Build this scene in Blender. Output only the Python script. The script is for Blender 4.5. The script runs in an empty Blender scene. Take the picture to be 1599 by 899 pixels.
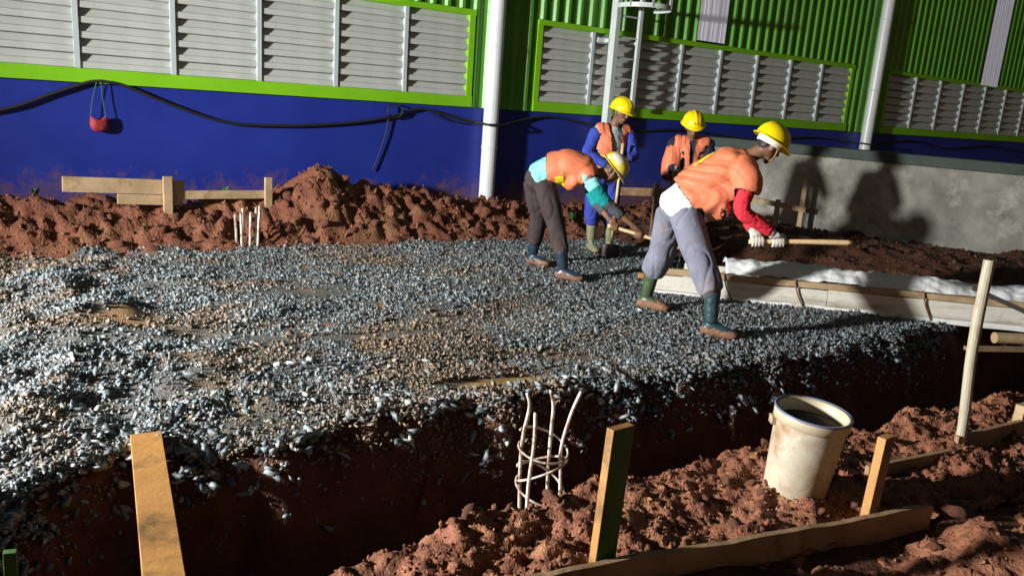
import bpy, bmesh, math, random
import numpy as np
from mathutils import Vector, Matrix, noise as mnoise

random.seed(7)
RNG = np.random.default_rng(11)
R = math.radians
scene = bpy.context.scene
col = scene.collection

# ------------------------------------------------------------------ camera
cam_d = bpy.data.cameras.new('camera')
cam_d.sensor_width = 36.0
cam_d.lens = 36.0 * 1243.0 / 1599.0
cam_d.clip_start = 0.05
cam_d.clip_end = 500.0
cam = bpy.data.objects.new('camera', cam_d)
col.objects.link(cam)
_p, _r = R(13.3), R(4.17)
_F = Vector((0, math.cos(_p), -math.sin(_p)))
_U0 = Vector((0, math.sin(_p), math.cos(_p)))
_X = Vector((1, 0, 0))
_Rt = _X * math.cos(_r) + _U0 * math.sin(_r)
_Up = -_X * math.sin(_r) + _U0 * math.cos(_r)
_m = Matrix((_Rt, _Up, -_F)).transposed().to_4x4()
_m.translation = Vector((0, 0, 1.65))
cam.matrix_world = _m
scene.camera = cam

# ------------------------------------------------------------------ night sky, exposure
world = bpy.data.worlds.new('World')
scene.world = world
world.use_nodes = True
_wn = world.node_tree
_bg = _wn.nodes['Background']
_sky = _wn.nodes.new('ShaderNodeTexSky')
_sky.sky_type = 'NISHITA'
_sky.sun_disc = False
_sky.sun_elevation = R(0)
_sky.sun_rotation = R(200)
_wn.links.new(_sky.outputs[0], _bg.inputs[0])
_bg.inputs[1].default_value = 0.12

scene.view_settings.view_transform = 'Standard'
scene.view_settings.look = 'None'
scene.view_settings.exposure = 0.0
scene.view_settings.gamma = 1.0
scene.view_settings.use_curve_mapping = False

# position of the site's floodlight (its stand and lamp are built further down)
LAMP = Vector((-7.6, 1.4, 2.45))
LAMP_AIM = Vector((6.0, 9.4, 1.1))
LAMP_POWER = 9800.0
LAMP_COLOR = (1.0, 0.98, 0.93)

# ------------------------------------------------------------------ numpy noise
def _hash(ix, iy, seed):
    n = (ix.astype(np.int64) * 374761393 + iy.astype(np.int64) * 668265263 + seed * 1442695041) & 0x7fffffff
    n = ((n ^ (n >> 13)) * 1274126177) & 0x7fffffff
    n = (n ^ (n >> 16)) & 0xffff
    return n / 65535.0
def vnoise(x, y, seed=0):
    x = np.asarray(x, float); y = np.asarray(y, float)
    ix = np.floor(x); iy = np.floor(y)
    fx = x - ix; fy = y - iy
    fx = fx * fx * fx * (fx * (fx * 6 - 15) + 10); fy = fy * fy * fy * (fy * (fy * 6 - 15) + 10)
    a = _hash(ix, iy, seed); b = _hash(ix + 1, iy, seed); c = _hash(ix, iy + 1, seed); d = _hash(ix + 1, iy + 1, seed)
    return (a + (b - a) * fx) * (1 - fy) + (c + (d - c) * fx) * fy
def fbm(x, y, scale, octv=4, seed=0, gain=0.5):
    """about -1..1"""
    out = 0; amp = 1; tot = 0
    x = np.asarray(x, float) / scale; y = np.asarray(y, float) / scale
    for o in range(octv):
        xr = x * 0.8 - y * 0.6; yr = x * 0.6 + y * 0.8
        out = out + amp * (vnoise(xr * 2 ** o + 17.3 * o, yr * 2 ** o - 9.1 * o, seed + o) * 2 - 1)
        tot += amp; amp *= gain
    return out / tot
def sstep(a, b, x):
    t = np.clip((x - a) / (b - a), 0, 1)
    return t * t * (3 - 2 * t)

# ------------------------------------------------------------------ materials
MATS = {}
def new_mat(name):
    m = bpy.data.materials.new(name); m.use_nodes = True
    return m, m.node_tree.nodes, m.node_tree.links, m.node_tree.nodes['Principled BSDF']
def mat(name, c1, c2=None, rough=0.6, scale=8.0, bump=0.0, bscale=None, metal=0.0, spec=0.5, detail=6.0,
        stretch=(1, 1, 1), c3=None, s3=2.0, t3=(0.55, 0.7), bdist=0.01, obj=True, trans=0.0, rvar=0.0, sub=0.0):
    """noise-mixed colour (c1/c2), an optional second stain colour c3, and a noise bump"""
    m, N, L, B = new_mat(name)
    tc = N.new('ShaderNodeTexCoord'); mp = N.new('ShaderNodeMapping')
    mp.inputs['Scale'].default_value = stretch
    L.new(tc.outputs['Object' if obj else 'Generated'], mp.inputs[0])
    c2 = c2 or c1
    nz = N.new('ShaderNodeTexNoise'); nz.inputs['Scale'].default_value = scale; nz.inputs['Detail'].default_value = detail
    nz.inputs['Roughness'].default_value = 0.62
    L.new(mp.outputs[0], nz.inputs['Vector'])
    rp = N.new('ShaderNodeValToRGB')
    rp.color_ramp.elements[0].position = 0.32; rp.color_ramp.elements[1].position = 0.68
    rp.color_ramp.elements[0].color = (*c1, 1); rp.color_ramp.elements[1].color = (*c2, 1)
    L.new(nz.outputs[0], rp.inputs[0])
    out = rp.outputs[0]
    if c3:
        n3 = N.new('ShaderNodeTexNoise'); n3.inputs['Scale'].default_value = s3; n3.inputs['Detail'].default_value = 8
        n3.inputs['Roughness'].default_value = 0.65
        L.new(mp.outputs[0], n3.inputs['Vector'])
        mr = N.new('ShaderNodeMapRange'); mr.inputs[1].default_value = t3[0]; mr.inputs[2].default_value = t3[1]
        L.new(n3.outputs[0], mr.inputs[0])
        mx = N.new('ShaderNodeMix'); mx.data_type = 'RGBA'
        L.new(mr.outputs[0], mx.inputs[0]); L.new(out, mx.inputs[6]); mx.inputs[7].default_value = (*c3, 1)
        out = mx.outputs[2]
    L.new(out, B.inputs['Base Color'])
    B.inputs['Roughness'].default_value = rough
    if rvar:
        mr2 = N.new('ShaderNodeMapRange'); mr2.inputs[1].default_value = 0.3; mr2.inputs[2].default_value = 0.7
        mr2.inputs[3].default_value = rough - rvar; mr2.inputs[4].default_value = min(1, rough + rvar)
        L.new(nz.outputs[0], mr2.inputs[0]); L.new(mr2.outputs[0], B.inputs['Roughness'])
    B.inputs['Metallic'].default_value = metal
    B.inputs['Specular IOR Level'].default_value = spec
    B.inputs['Transmission Weight'].default_value = trans
    if bump:
        nb = N.new('ShaderNodeTexNoise'); nb.inputs['Scale'].default_value = bscale or scale * 4; nb.inputs['Detail'].default_value = 6
        L.new(mp.outputs[0], nb.inputs['Vector'])
        bp = N.new('ShaderNodeBump'); bp.inputs['Strength'].default_value = bump; bp.inputs['Distance'].default_value = bdist
        L.new(nb.outputs[0], bp.inputs['Height']); L.new(bp.outputs[0], B.inputs['Normal'])
    MATS[name] = m
    return m

mat('soil', (0.115, 0.040, 0.024), (0.25, 0.098, 0.056), 0.85, 7, 0.9, 45, c3=(0.22, 0.12, 0.06), s3=1.7, t3=(.5, .7), bdist=.02, spec=.25)
mat('soil_dark', (0.060, 0.024, 0.014), (0.125, 0.050, 0.028), 0.8, 7, 0.9, 40, c3=(.09, .05, .03), s3=1.7, t3=(.5, .7), bdist=.02, spec=.25)  # damp ground soil, darkened further so its colour carries the trench's shade
mat('soil_clod', (0.125, 0.043, 0.026), (0.27, 0.108, 0.062), 0.8, 11, 0.8, 60, bdist=.012, spec=.3, obj=True, c3=(.30, .17, .09), s3=3, t3=(.55, .75))
mat('soil_near', (0.12, 0.042, 0.024), (0.32, 0.128, 0.068), 0.75, 14, 0.9, 70, bdist=.012, spec=.35, c3=(.42, .22, .11), s3=4, t3=(.55, .75))
mat('blue_wall', (0.014, 0.030, 0.27), (0.020, 0.040, 0.33), 0.45, 1.5, 0.12, 60, bdist=.002, spec=.4)
mat('lime_paint', (0.21, 0.56, 0.012), (0.25, 0.62, 0.02), 0.45, 3, spec=.4)
mat('green_sheet', (0.075, 0.30, 0.016), (0.10, 0.37, 0.025), 0.38, 2, spec=.5, c3=(.06, .22, .02), s3=1.2)
mat('louver_metal', (0.50, 0.53, 0.50), (0.60, 0.63, 0.60), 0.5, 2.2, spec=.4, c3=(.42, .44, .40), s3=3)
mat('mullion_metal', (0.50, 0.58, 0.60), (0.56, 0.64, 0.66), 0.45, 3, spec=.4)
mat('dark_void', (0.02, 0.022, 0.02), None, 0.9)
mat('drain_pipe', (0.66, 0.70, 0.74), (0.74, 0.78, 0.80), 0.35, 3, spec=.5, c3=(.45, .40, .34), s3=5, t3=(.66, .8))
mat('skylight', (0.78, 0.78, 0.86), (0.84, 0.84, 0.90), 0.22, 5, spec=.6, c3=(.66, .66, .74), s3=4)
mat('galvanised', (0.55, 0.62, 0.62), (0.66, 0.72, 0.72), 0.4, 6, spec=.5)
mat('wood_pale', (0.34, 0.235, 0.13), (0.47, 0.345, 0.205), 0.7, 6, 0.5, 30, stretch=(1, 1, 1), c3=(.21, .12, .065), s3=7, t3=(.52, .72), bdist=.004)
mat('wood_orange', (0.34, 0.16, 0.045), (0.46, 0.235, 0.07), 0.6, 7, 0.4, 40, c3=(.085, .045, .02), s3=3.2, t3=(.50, .68), bdist=.004)
mat('wood_dirty', (0.20, 0.12, 0.06), (0.34, 0.22, 0.12), 0.75, 8, 0.5, 40, c3=(.10, .055, .03), s3=6, bdist=.004)
mat('wood_green', (0.035, 0.10, 0.02), (0.055, 0.14, 0.03), 0.6, 8, 0.3, 40, c3=(.07, .05, .02), s3=5, t3=(.56, .7))
mat('concrete', (0.14, 0.14, 0.122), (0.32, 0.315, 0.28), 0.85, 2.4, 0.7, 35, bdist=.008, c3=(.46, .45, .41), s3=1.3, t3=(.50, .66), spec=.3)
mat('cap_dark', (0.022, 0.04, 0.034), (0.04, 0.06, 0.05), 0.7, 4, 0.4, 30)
mat('ply_form', (0.60, 0.58, 0.52), (0.78, 0.77, 0.71), 0.6, 3, 0.3, 20, stretch=(.35, 2, 3), c3=(.26, .21, .15), s3=3, t3=(.46, .68))
mat('form_white', (0.78, 0.79, 0.78), (0.84, 0.85, 0.84), 0.5, 3, 0.2, 20, c3=(.34, .29, .22), s3=3, t3=(.5, .72))
mat('plastic_sheet', (0.74, 0.78, 0.81), (0.84, 0.87, 0.88), 0.3, 5, 0.5, 14, bdist=.02, spec=.6, c3=(.34, .34, .32), s3=3, t3=(.58, .72))
mat('rust_wire', (0.12, 0.07, 0.045), (0.20, 0.12, 0.08), 0.7, 30)
mat('steel_dark', (0.05, 0.045, 0.045), (0.09, 0.08, 0.075), 0.5, 12, metal=.4)
mat('rebar', (0.50, 0.47, 0.42), (0.66, 0.63, 0.58), 0.55, 40, 0.6, 120, c3=(.24, .13, .07), s3=14, t3=(.46, .62), bdist=.003)
mat('pole_wood', (0.34, 0.30, 0.22), (0.46, 0.42, 0.32), 0.6, 10, 0.5, 40, stretch=(2, 2, .5), c3=(.22, .17, .11), s3=10, t3=(.55, .7), bdist=.004)
mat('cable_black', (0.014, 0.013, 0.013), (0.022, 0.02, 0.02), 0.55, 10)
mat('bag_red', (0.30, 0.02, 0.032), (0.40, 0.045, 0.05), 0.7, 20, 0.5, 40)
mat('string_green', (0.04, 0.14, 0.07), None, 0.7)
mat('bucket_plastic', (0.40, 0.36, 0.28), (0.56, 0.52, 0.42), 0.5, 6, 0.25, 40, c3=(.27, .155, .075), s3=5.5, t3=(.42, .66), bdist=.003)
mat('bucket_rim', (0.12, 0.15, 0.27), (0.18, 0.21, 0.33), 0.4, 6)
mat('bucket_lip', (0.42, 0.36, 0.25), (0.52, 0.46, 0.33), 0.45, 6)
mat('mortar_dark', (0.014, 0.013, 0.012), (0.026, 0.023, 0.02), 0.8, 30, 0.8, 60)
mat('vest_orange', (0.62, 0.165, 0.082), (0.72, 0.215, 0.108), 0.6, 9, 0.35, 26, c3=(.48, .13, .065), s3=5, t3=(.55, .8), bdist=.008, spec=.3)
mat('vest_trim', (0.05, 0.035, 0.05), (0.08, 0.05, 0.06), 0.7, 20)
mat('strip_yellow', (0.80, 0.66, 0.02), (0.88, 0.74, 0.04), 0.4, 20)
mat('helmet_yellow', (0.82, 0.62, 0.004), (0.88, 0.68, 0.008), 0.28, 6, spec=.5, c3=(.60, .43, .02), s3=9, t3=(.62, .8))
mat('helmet_scuffed', (0.80, 0.60, 0.01), (0.86, 0.66, 0.02), 0.3, 6, spec=.5, c3=(.80, .80, .74), s3=7, t3=(.5, .58))
mat('band_white', (0.74, 0.72, 0.68), (0.80, 0.78, 0.74), 0.6, 20)
mat('badge_dark', (0.20, 0.10, 0.02), None, 0.5)
mat('skin', (0.15, 0.075, 0.043), (0.20, 0.105, 0.062), 0.5, 12, 0.15, 80, spec=.4)
mat('hair', (0.012, 0.010, 0.009), None, 0.6)
mat('eye_dark', (0.02, 0.015, 0.012), None, 0.2)
mat('trouser_grey', (0.15, 0.158, 0.215), (0.22, 0.23, 0.295), 0.85, 9, 0.5, 30, c3=(.24, .155, .095), s3=3.0, t3=(.53, .78), bdist=.01, spec=.2)
mat('trouser_dark', (0.035, 0.028, 0.030), (0.060, 0.045, 0.045), 0.85, 9, 0.5, 30, c3=(.13, .08, .06), s3=3.5, t3=(.58, .76), bdist=.01, spec=.2)
mat('trouser_blue', (0.03, 0.05, 0.30), (0.05, 0.07, 0.38), 0.85, 9, 0.4, 30, spec=.2)
mat('trouser_black', (0.018, 0.018, 0.026), (0.03, 0.03, 0.04), 0.85, 9, 0.4, 30, spec=.2)
mat('shirt_white', (0.74, 0.72, 0.70), (0.82, 0.80, 0.78), 0.8, 9, 0.4, 30, bdist=.01, spec=.2)
mat('sleeve_red', (0.56, 0.022, 0.040), (0.68, 0.040, 0.060), 0.75, 9, 0.4, 30, bdist=.01, spec=.2)
mat('shirt_cyan', (0.20, 0.56, 0.54), (0.26, 0.66, 0.62), 0.8, 9, 0.4, 30, bdist=.01, spec=.2)
mat('sleeve_teal', (0.004, 0.20, 0.21), (0.008, 0.26, 0.26), 0.8, 9, 0.4, 30, bdist=.01, spec=.2)
mat('sleeve_dark', (0.05, 0.052, 0.06), (0.08, 0.082, 0.09), 0.8, 12, 0.4, 30, spec=.2)
mat('shirt_blue', (0.03, 0.055, 0.33), (0.045, 0.075, 0.42), 0.8, 9, 0.4, 30, bdist=.01, spec=.2)
mat('shirt_grey', (0.30, 0.34, 0.36), (0.38, 0.42, 0.43), 0.8, 9, 0.4, 30, spec=.2)
mat('shirt_navy', (0.015, 0.017, 0.04), (0.025, 0.027, 0.055), 0.8, 9, 0.4, 30, spec=.2)
mat('glove_white', (0.50, 0.47, 0.43), (0.62, 0.59, 0.55), 0.8, 15, 0.4, 60, c3=(.45, .36, .28), s3=14, spec=.2)
mat('boot_teal', (0.018, 0.045, 0.055), (0.028, 0.060, 0.070), 0.35, 5, spec=.5, c3=(.20, .10, .05), s3=7, t3=(.62, .72))
mat('boot_green', (0.045, 0.075, 0.035), (0.065, 0.10, 0.05), 0.4, 5, spec=.5, c3=(.20, .11, .06), s3=7, t3=(.6, .72))
mat('boot_blue', (0.012, 0.028, 0.05), (0.02, 0.04, 0.07), 0.35, 5, spec=.5, c3=(.18, .10, .06), s3=7, t3=(.62, .72))
mat('boot_olive', (0.16, 0.17, 0.10), (0.24, 0.25, 0.15), 0.5, 6, spec=.4, c3=(.22, .13, .08), s3=7, t3=(.58, .72))
mat('boot_mud', (0.15, 0.075, 0.042), (0.25, 0.13, 0.075), 0.8, 12, 0.8, 40, bdist=.01)
mat('handle_wood', (0.56, 0.40, 0.20), (0.68, 0.50, 0.28), 0.55, 8, 0.2, 40)
mat('weed_green', (0.03, 0.10, 0.02), (0.06, 0.17, 0.03), 0.7, 10)
mat('lamp_housing', (0.05, 0.05, 0.05), None, 0.5)

# puddle water: thin muddy film with a glossy surface
_m, N, L, B = new_mat('muddy_water')
_nz = N.new('ShaderNodeTexNoise'); _nz.inputs['Scale'].default_value = 5
_rp = N.new('ShaderNodeValToRGB'); _rp.color_ramp.elements[0].color = (.23, .145, .045, 1); _rp.color_ramp.elements[1].color = (.31, .21, .065, 1)
L.new(_nz.outputs[0], _rp.inputs[0]); L.new(_rp.outputs[0], B.inputs['Base Color'])
B.inputs['Roughness'].default_value = 0.07; B.inputs['Specular IOR Level'].default_value = 0.5
MATS['muddy_water'] = _m

# crushed stone: per-stone tone and mud come from mesh attributes
# added glow brightens the translucent sheets, standing in for lamplight falling on them
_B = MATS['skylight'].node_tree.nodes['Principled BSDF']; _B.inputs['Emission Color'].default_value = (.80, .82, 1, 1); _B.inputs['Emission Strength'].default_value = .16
def stone_mat(name, attr):
    m, N, L, B = new_mat(name)
    if attr:
        a = N.new('ShaderNodeAttribute'); a.attribute_name = 'tone'; tone = a.outputs['Fac']
        b = N.new('ShaderNodeAttribute'); b.attribute_name = 'mud'; mud = b.outputs['Fac']
    else:
        oi = N.new('ShaderNodeObjectInfo'); tone = oi.outputs['Random']; mud = None
    rp = N.new('ShaderNodeValToRGB')
    E = rp.color_ramp.elements
    E[0].position = 0.0; E[0].color = (.055, .070, .082, 1)
    E[1].position = 1.0; E[1].color = (.64, .66, .64, 1)
    for p_, c_ in ((.35, (.115, .142, .158, 1)), (.62, (.185, .222, .24, 1)), (.84, (.29, .325, .34, 1)), (.94, (.46, .485, .49, 1))):
        e = E.new(p_); e.color = c_
    L.new(tone, rp.inputs[0])
    tc = N.new('ShaderNodeTexCoord'); nz = N.new('ShaderNodeTexNoise'); nz.inputs['Scale'].default_value = 90; nz.inputs['Detail'].default_value = 4
    L.new(tc.outputs['Object'], nz.inputs['Vector'])
    mr = N.new('ShaderNodeMapRange'); mr.inputs[3].default_value = .65; mr.inputs[4].default_value = 1.35
    L.new(nz.outputs[0], mr.inputs[0])
    mul = N.new('ShaderNodeMix'); mul.data_type = 'RGBA'; mul.blend_type = 'MULTIPLY'; mul.inputs[0].default_value = 1
    L.new(rp.outputs[0], mul.inputs[6]); L.new(mr.outputs[0], mul.inputs[7])
    out = mul.outputs[2]
    if mud is not None:
        mx = N.new('ShaderNodeMix'); mx.data_type = 'RGBA'
        L.new(mud, mx.inputs[0]); L.new(out, mx.inputs[6]); mx.inputs[7].default_value = (.20, .135, .085, 1)
        out = mx.outputs[2]
    L.new(out, B.inputs['Base Color'])
    B.inputs['Roughness'].default_value = 0.48
    B.inputs['Specular IOR Level'].default_value = 0.55
    bp = N.new('ShaderNodeBump'); bp.inputs['Strength'].default_value = .35; bp.inputs['Distance'].default_value = .004
    L.new(nz.outputs[0], bp.inputs['Height']); L.new(bp.outputs[0], B.inputs['Normal'])
    MATS[name] = m
stone_mat('gravel_stone', True)
stone_mat('stone_single', False)

# gravel bedding between the stones: dark grit with clay stains
mat('gravel_grit', (0.065, 0.070, 0.070), (0.16, 0.155, 0.14), 0.7, 60, 1.0, 110, bdist=.02, c3=(.26, .15, .07), s3=1.6, t3=(.50, .64), spec=.4)

# dark band of mud splash on the blue wall base
def wall_with_splash():
    m = MATS['blue_wall']; N, L = m.node_tree.nodes, m.node_tree.links
    B = N['Principled BSDF']
    src = B.inputs['Base Color'].links[0].from_socket
    tc = N.new('ShaderNodeTexCoord'); sp = N.new('ShaderNodeSeparateXYZ'); L.new(tc.outputs['Object'], sp.inputs[0])
    nz = N.new('ShaderNodeTexNoise'); nz.inputs['Scale'].default_value = 5.5; nz.inputs['Detail'].default_value = 9; nz.inputs['Roughness'].default_value = .7
    L.new(tc.outputs['Object'], nz.inputs['Vector'])
    mr = N.new('ShaderNodeMapRange'); mr.inputs[1].default_value = .85; mr.inputs[2].default_value = .25
    mr.inputs[3].default_value = 0; mr.inputs[4].default_value = .52
    L.new(sp.outputs['Z'], mr.inputs[0])
    ad = N.new('ShaderNodeMath'); ad.operation = 'ADD'; L.new(mr.outputs[0], ad.inputs[0]); L.new(nz.outputs[0], ad.inputs[1])
    m2 = N.new('ShaderNodeMapRange'); m2.inputs[1].default_value = .74; m2.inputs[2].default_value = 1.1
    L.new(ad.outputs[0], m2.inputs[0])
    mx = N.new('ShaderNodeMix'); mx.data_type = 'RGBA'; L.new(m2.outputs[0], mx.inputs[0]); L.new(src, mx.inputs[6])
    mx.inputs[7].default_value = (.20, .10, .07, 1)
    L.new(mx.outputs[2], B.inputs['Base Color'])
wall_with_splash()

# ------------------------------------------------------------------ object helpers
ORIGIN = {}
def tag(o, label=None, cat=None, group=None, kind=None):
    if label: o['label'] = label
    if cat: o['category'] = cat
    if group: o['group'] = group
    if kind: o['kind'] = kind
    return o
def thing(name, loc, label, cat, group=None):
    o = bpy.data.objects.new(name, None)
    o.empty_display_size = .1
    o.location = loc; col.objects.link(o)
    ORIGIN[o.name] = Vector(loc)
    return tag(o, label, cat, group)
def origin_of(o):
    return ORIGIN[o.name].copy() if o else Vector((0, 0, 0))
def link_mesh(name, me, m, parent=None, base=None, smooth=False):
    """me in world coordinates; re-based on the parent's origin (or `base` for a top-level mesh)"""
    b = origin_of(parent) if parent else Vector(base or (0, 0, 0))
    if b.length: me.transform(Matrix.Translation(-b))
    o = bpy.data.objects.new(name, me); col.objects.link(o)
    if parent: o.parent = parent
    else: o.location = b
    ORIGIN[o.name] = b
    if m and not me.materials: me.materials.append(MATS[m])
    if smooth: me.polygons.foreach_set('use_smooth', [True] * len(me.polygons))
    return o

class MB:
    def __init__(s): s.v = []; s.f = []
    def box(s, c, ax, ay, az):
        """centre and three half-extent vectors"""
        c, ax, ay, az = Vector(c), Vector(ax), Vector(ay), Vector(az)
        n = len(s.v)
        for k in (-1, 1):
            for (i, j) in ((-1, -1), (1, -1), (1, 1), (-1, 1)):
                s.v.append(c + ax * i + ay * j + az * k)
        F = [(0, 3, 2, 1), (4, 5, 6, 7), (0, 1, 5, 4), (1, 2, 6, 5), (2, 3, 7, 6), (3, 0, 4, 7)]
        if ax.cross(ay).dot(az) < 0: F = [tuple(reversed(f)) for f in F]
        s.f += [tuple(n + i for i in f) for f in F]
        return s
    def bar(s, a, b, w, h, up=(0, 0, 1)):
        """board from a to b (centre line), w sideways, h along up"""
        a, b, up = Vector(a), Vector(b), Vector(up)
        d = (b - a); t = d.normalized()
        side = t.cross(up).normalized(); u2 = side.cross(t).normalized()
        return s.box((a + b) / 2, d / 2, side * w / 2, u2 * h / 2)
    def tube(s, pts, rad, seg=8, cap=True):
        pts = [Vector(p) for p in pts]; n = len(pts)
        if not hasattr(rad, '__len__'): rad = [rad] * n
        base = len(s.v); ref = Vector((.31, .17, .93)).normalized()
        for i, p in enumerate(pts):
            t = (pts[min(i + 1, n - 1)] - pts[max(i - 1, 0)]).normalized()
            if abs(t.dot(ref)) > .95: ref = Vector((.93, .31, .17)).normalized()
            a = (ref - t * ref.dot(t)).normalized(); b = t.cross(a); ref = a
            for k in range(seg):
                w = 2 * math.pi * k / seg
                s.v.append(p + (a * math.cos(w) + b * math.sin(w)) * rad[i])
        for i in range(n - 1):
            for k in range(seg):
                k2 = (k + 1) % seg
                s.f.append((base + i * seg + k, base + i * seg + k2, base + (i + 1) * seg + k2, base + (i + 1) * seg + k))
        if cap:
            s.f.append(tuple(base + k for k in reversed(range(seg))))
            s.f.append(tuple(base + (n - 1) * seg + k for k in range(seg)))
        return s
    def lathe(s, c, prof, seg=40, axis=(0, 0, 1), close=False):
        c = Vector(c); ax = Vector(axis).normalized()
        a = ax.orthogonal().normalized(); b = ax.cross(a)
        base = len(s.v)
        for (r, z) in prof:
            for k in range(seg):
                w = 2 * math.pi * k / seg
                s.v.append(c + ax * z + (a * math.cos(w) + b * math.sin(w)) * r)
        for i in range(len(prof) - 1):
            for k in range(seg):
                k2 = (k + 1) % seg
                s.f.append((base + i * seg + k, base + i * seg + k2, base + (i + 1) * seg + k2, base + (i + 1) * seg + k))
        return s
    def mesh(s, name):
        me = bpy.data.meshes.new(name); me.from_pydata([tuple(v) for v in s.v], [], s.f); me.update(); return me
    def build(s, name, m, parent=None, base=None, smooth=False, bevel=0.0, label=None):
        o = link_mesh(name, s.mesh(name), m, parent, base, smooth)
        if bevel:
            b = o.modifiers.new('bevel', 'BEVEL'); b.width = bevel; b.segments = 2; b.limit_method = 'ANGLE'
        if label: o['label'] = label
        return o

def smooth_path(pts, n=8):
    pts = [Vector(p) for p in pts]; out = []
    for i in range(len(pts) - 1):
        p0 = pts[max(i - 1, 0)]; p1 = pts[i]; p2 = pts[i + 1]; p3 = pts[min(i + 2, len(pts) - 1)]
        for k in range(n):
            t = k / n
            out.append(.5 * ((2 * p1) + (p2 - p0) * t + (2 * p0 - 5 * p1 + 4 * p2 - p3) * t * t + (3 * p1 - p0 - 3 * p2 + p3) * t ** 3))
    out.append(pts[-1]); return out

def np_mesh(name, verts, faces_flat, loop_tot):
    """verts (n,3), equal-sided faces given flat"""
    me = bpy.data.meshes.new(name)
    nf = len(faces_flat) // loop_tot
    me.vertices.add(len(verts)); me.vertices.foreach_set('co', np.ascontiguousarray(verts, dtype=np.float32).ravel())
    me.loops.add(len(faces_flat)); me.loops.foreach_set('vertex_index', np.ascontiguousarray(faces_flat, dtype=np.int32))
    me.polygons.add(nf)
    me.polygons.foreach_set('loop_start', np.arange(nf, dtype=np.int32) * loop_tot)
    me.update(calc_edges=True); me.validate()
    return me
def grid_mesh(name, X, Y, Z):
    ny, nx = X.shape
    v = np.stack([X.ravel(), Y.ravel(), Z.ravel()], 1)
    i = np.arange(ny - 1)[:, None] * nx + np.arange(nx - 1)[None, :]
    f = np.stack([i, i + 1, i + nx + 1, i + nx], -1).reshape(-1)
    return np_mesh(name, v, f, 4)

# ------------------------------------------------------------------ frames of the place
P0 = Vector((-0.72, 10.8, 0.0))          # a point on the factory wall
DW = Vector((0.817, 0.5766, 0.0)).normalized()   # along the wall
NW = Vector((DW.y, -DW.x, 0.0))          # out of the wall, towards the site
Z3 = Vector((0, 0, 1))
def wp(s, off, z): return P0 + DW * s + NW * off + Z3 * z
TU = np.array([.883, .469]); TV = np.array([-.469, .883])    # along / across the trench
def uv2xy(u, v): return u * TU[0] + v * TV[0], u * TU[1] + v * TV[1]
def xy2uv(x, y): return x * TU[0] + y * TU[1], x * TV[0] + y * TV[1]
def wall_so(x, y):
    dx = x - P0.x; dy = y - P0.y
    return dx * DW.x + dy * DW.y, dx * NW.x + dy * NW.y

PUDDLES = [(-.06, 4.60, .40, .085)]
MUDPANS = [(-1.66, 4.98, .26, .10), (-1.60, 6.35, .42, .12), (-2.6, 5.2, .25, .12), (-.9, 5.3, .5, .07)]   # x, y, half length, half width
def edge_v(u):
    return np.interp(u, [-6, -1.2, -.38, .075, .8, 1.4, 2.64, 4.84, 6.7, 9], [3.0, 3.1, 3.28, 3.72, 3.6, 3.75, 3.8, 3.93, 4.25, 4.4])
def near_v(u):
    return np.interp(u, [-1, .4, 1.4, 2.5, 4.5, 8], [2.3, 2.4, 2.55, 2.66, 2.74, 2.9])
def gravel_h(x, y):
    u, v = xy2uv(x, y)
    z = .018 * fbm(x, y, .9, 3, 3) + .012 * fbm(u, v * 2.2, .45, 3, 5)
    left = sstep(1.6, -.6, u)
    z = z + left * (.12 * fbm(x, y, .5, 3, 8) + .05 * fbm(x, y, .2, 2, 14) + .02) + .02 * fbm(x, y, .3, 3, 12) * sstep(4.5, 1.5, u)
    # wheel ruts running along the trench
    for c_, w_, d_ in ((4.35, .16, .035), (5.35, .18, .03)):
        z = z - d_ * np.exp(-((v - c_ - .1 * np.sin(u * .9)) / w_) ** 2) * sstep(4.5, 2.5, u)
    for (px, py, a_, b_) in PUDDLES:
        du = (x - px) * TU[0] + (y - py) * TU[1]; dv = (x - px) * TV[0] + (y - py) * TV[1]
        z = z - .07 * np.exp(-((du / (a_ * 1.1)) ** 2 + (dv / (b_ * 1.1)) ** 2))
    return z
def back_off(s):
    """where the gravel ends, as distance out of the factory wall"""
    return np.interp(s, [-8, -5, -2, .5, 1.5, 3, 6], [1.15, 1.15, 1.30, 1.45, 1.35, 1.5, 3.2])
def ground_h(x, y):
    u, v = xy2uv(x, y)
    s, off = wall_so(x, y)
    ev = edge_v(u) + .15 * fbm(x, y, .26, 4, 21, .66) - .02
    g = gravel_h(x, y)
    lip = .05 * sstep(.0, .35, v - ev)
    dv_ = v - ev
    k = np.interp(dv_, [-.26, -.17, -.10, -.03, .06], [0, .62, .80, .94, 1.0])   # bank between trench floor and gravel
    trench = -.62 + .05 * fbm(x, y, .3, 4, 31)
    nv = near_v(u) + .05 * fbm(x, y, .3, 3, 41)
    mound_on = sstep(.15, .55, u)
    near_top = (.03 + .05 * fbm(x, y, .5, 3, 44)) * mound_on + (1 - mound_on) * (-.5)
    # unseen bank left of the picture, added to shade the trench's low end
    bank = sstep(-.55, -1.15, u) * sstep(3.4, 3.0, v)
    near_top = near_top * (1 - bank) + bank * .10
    kn = sstep(.12, -.14, v - nv)
    low = trench + (near_top - trench) * np.maximum(kn, bank)
    far = -.035 + g
    z = low * (1 - k) + far * k
    soil = sstep(-.15, .1, back_off(s) - off)
    z = z + soil * .03
    return z

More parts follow.
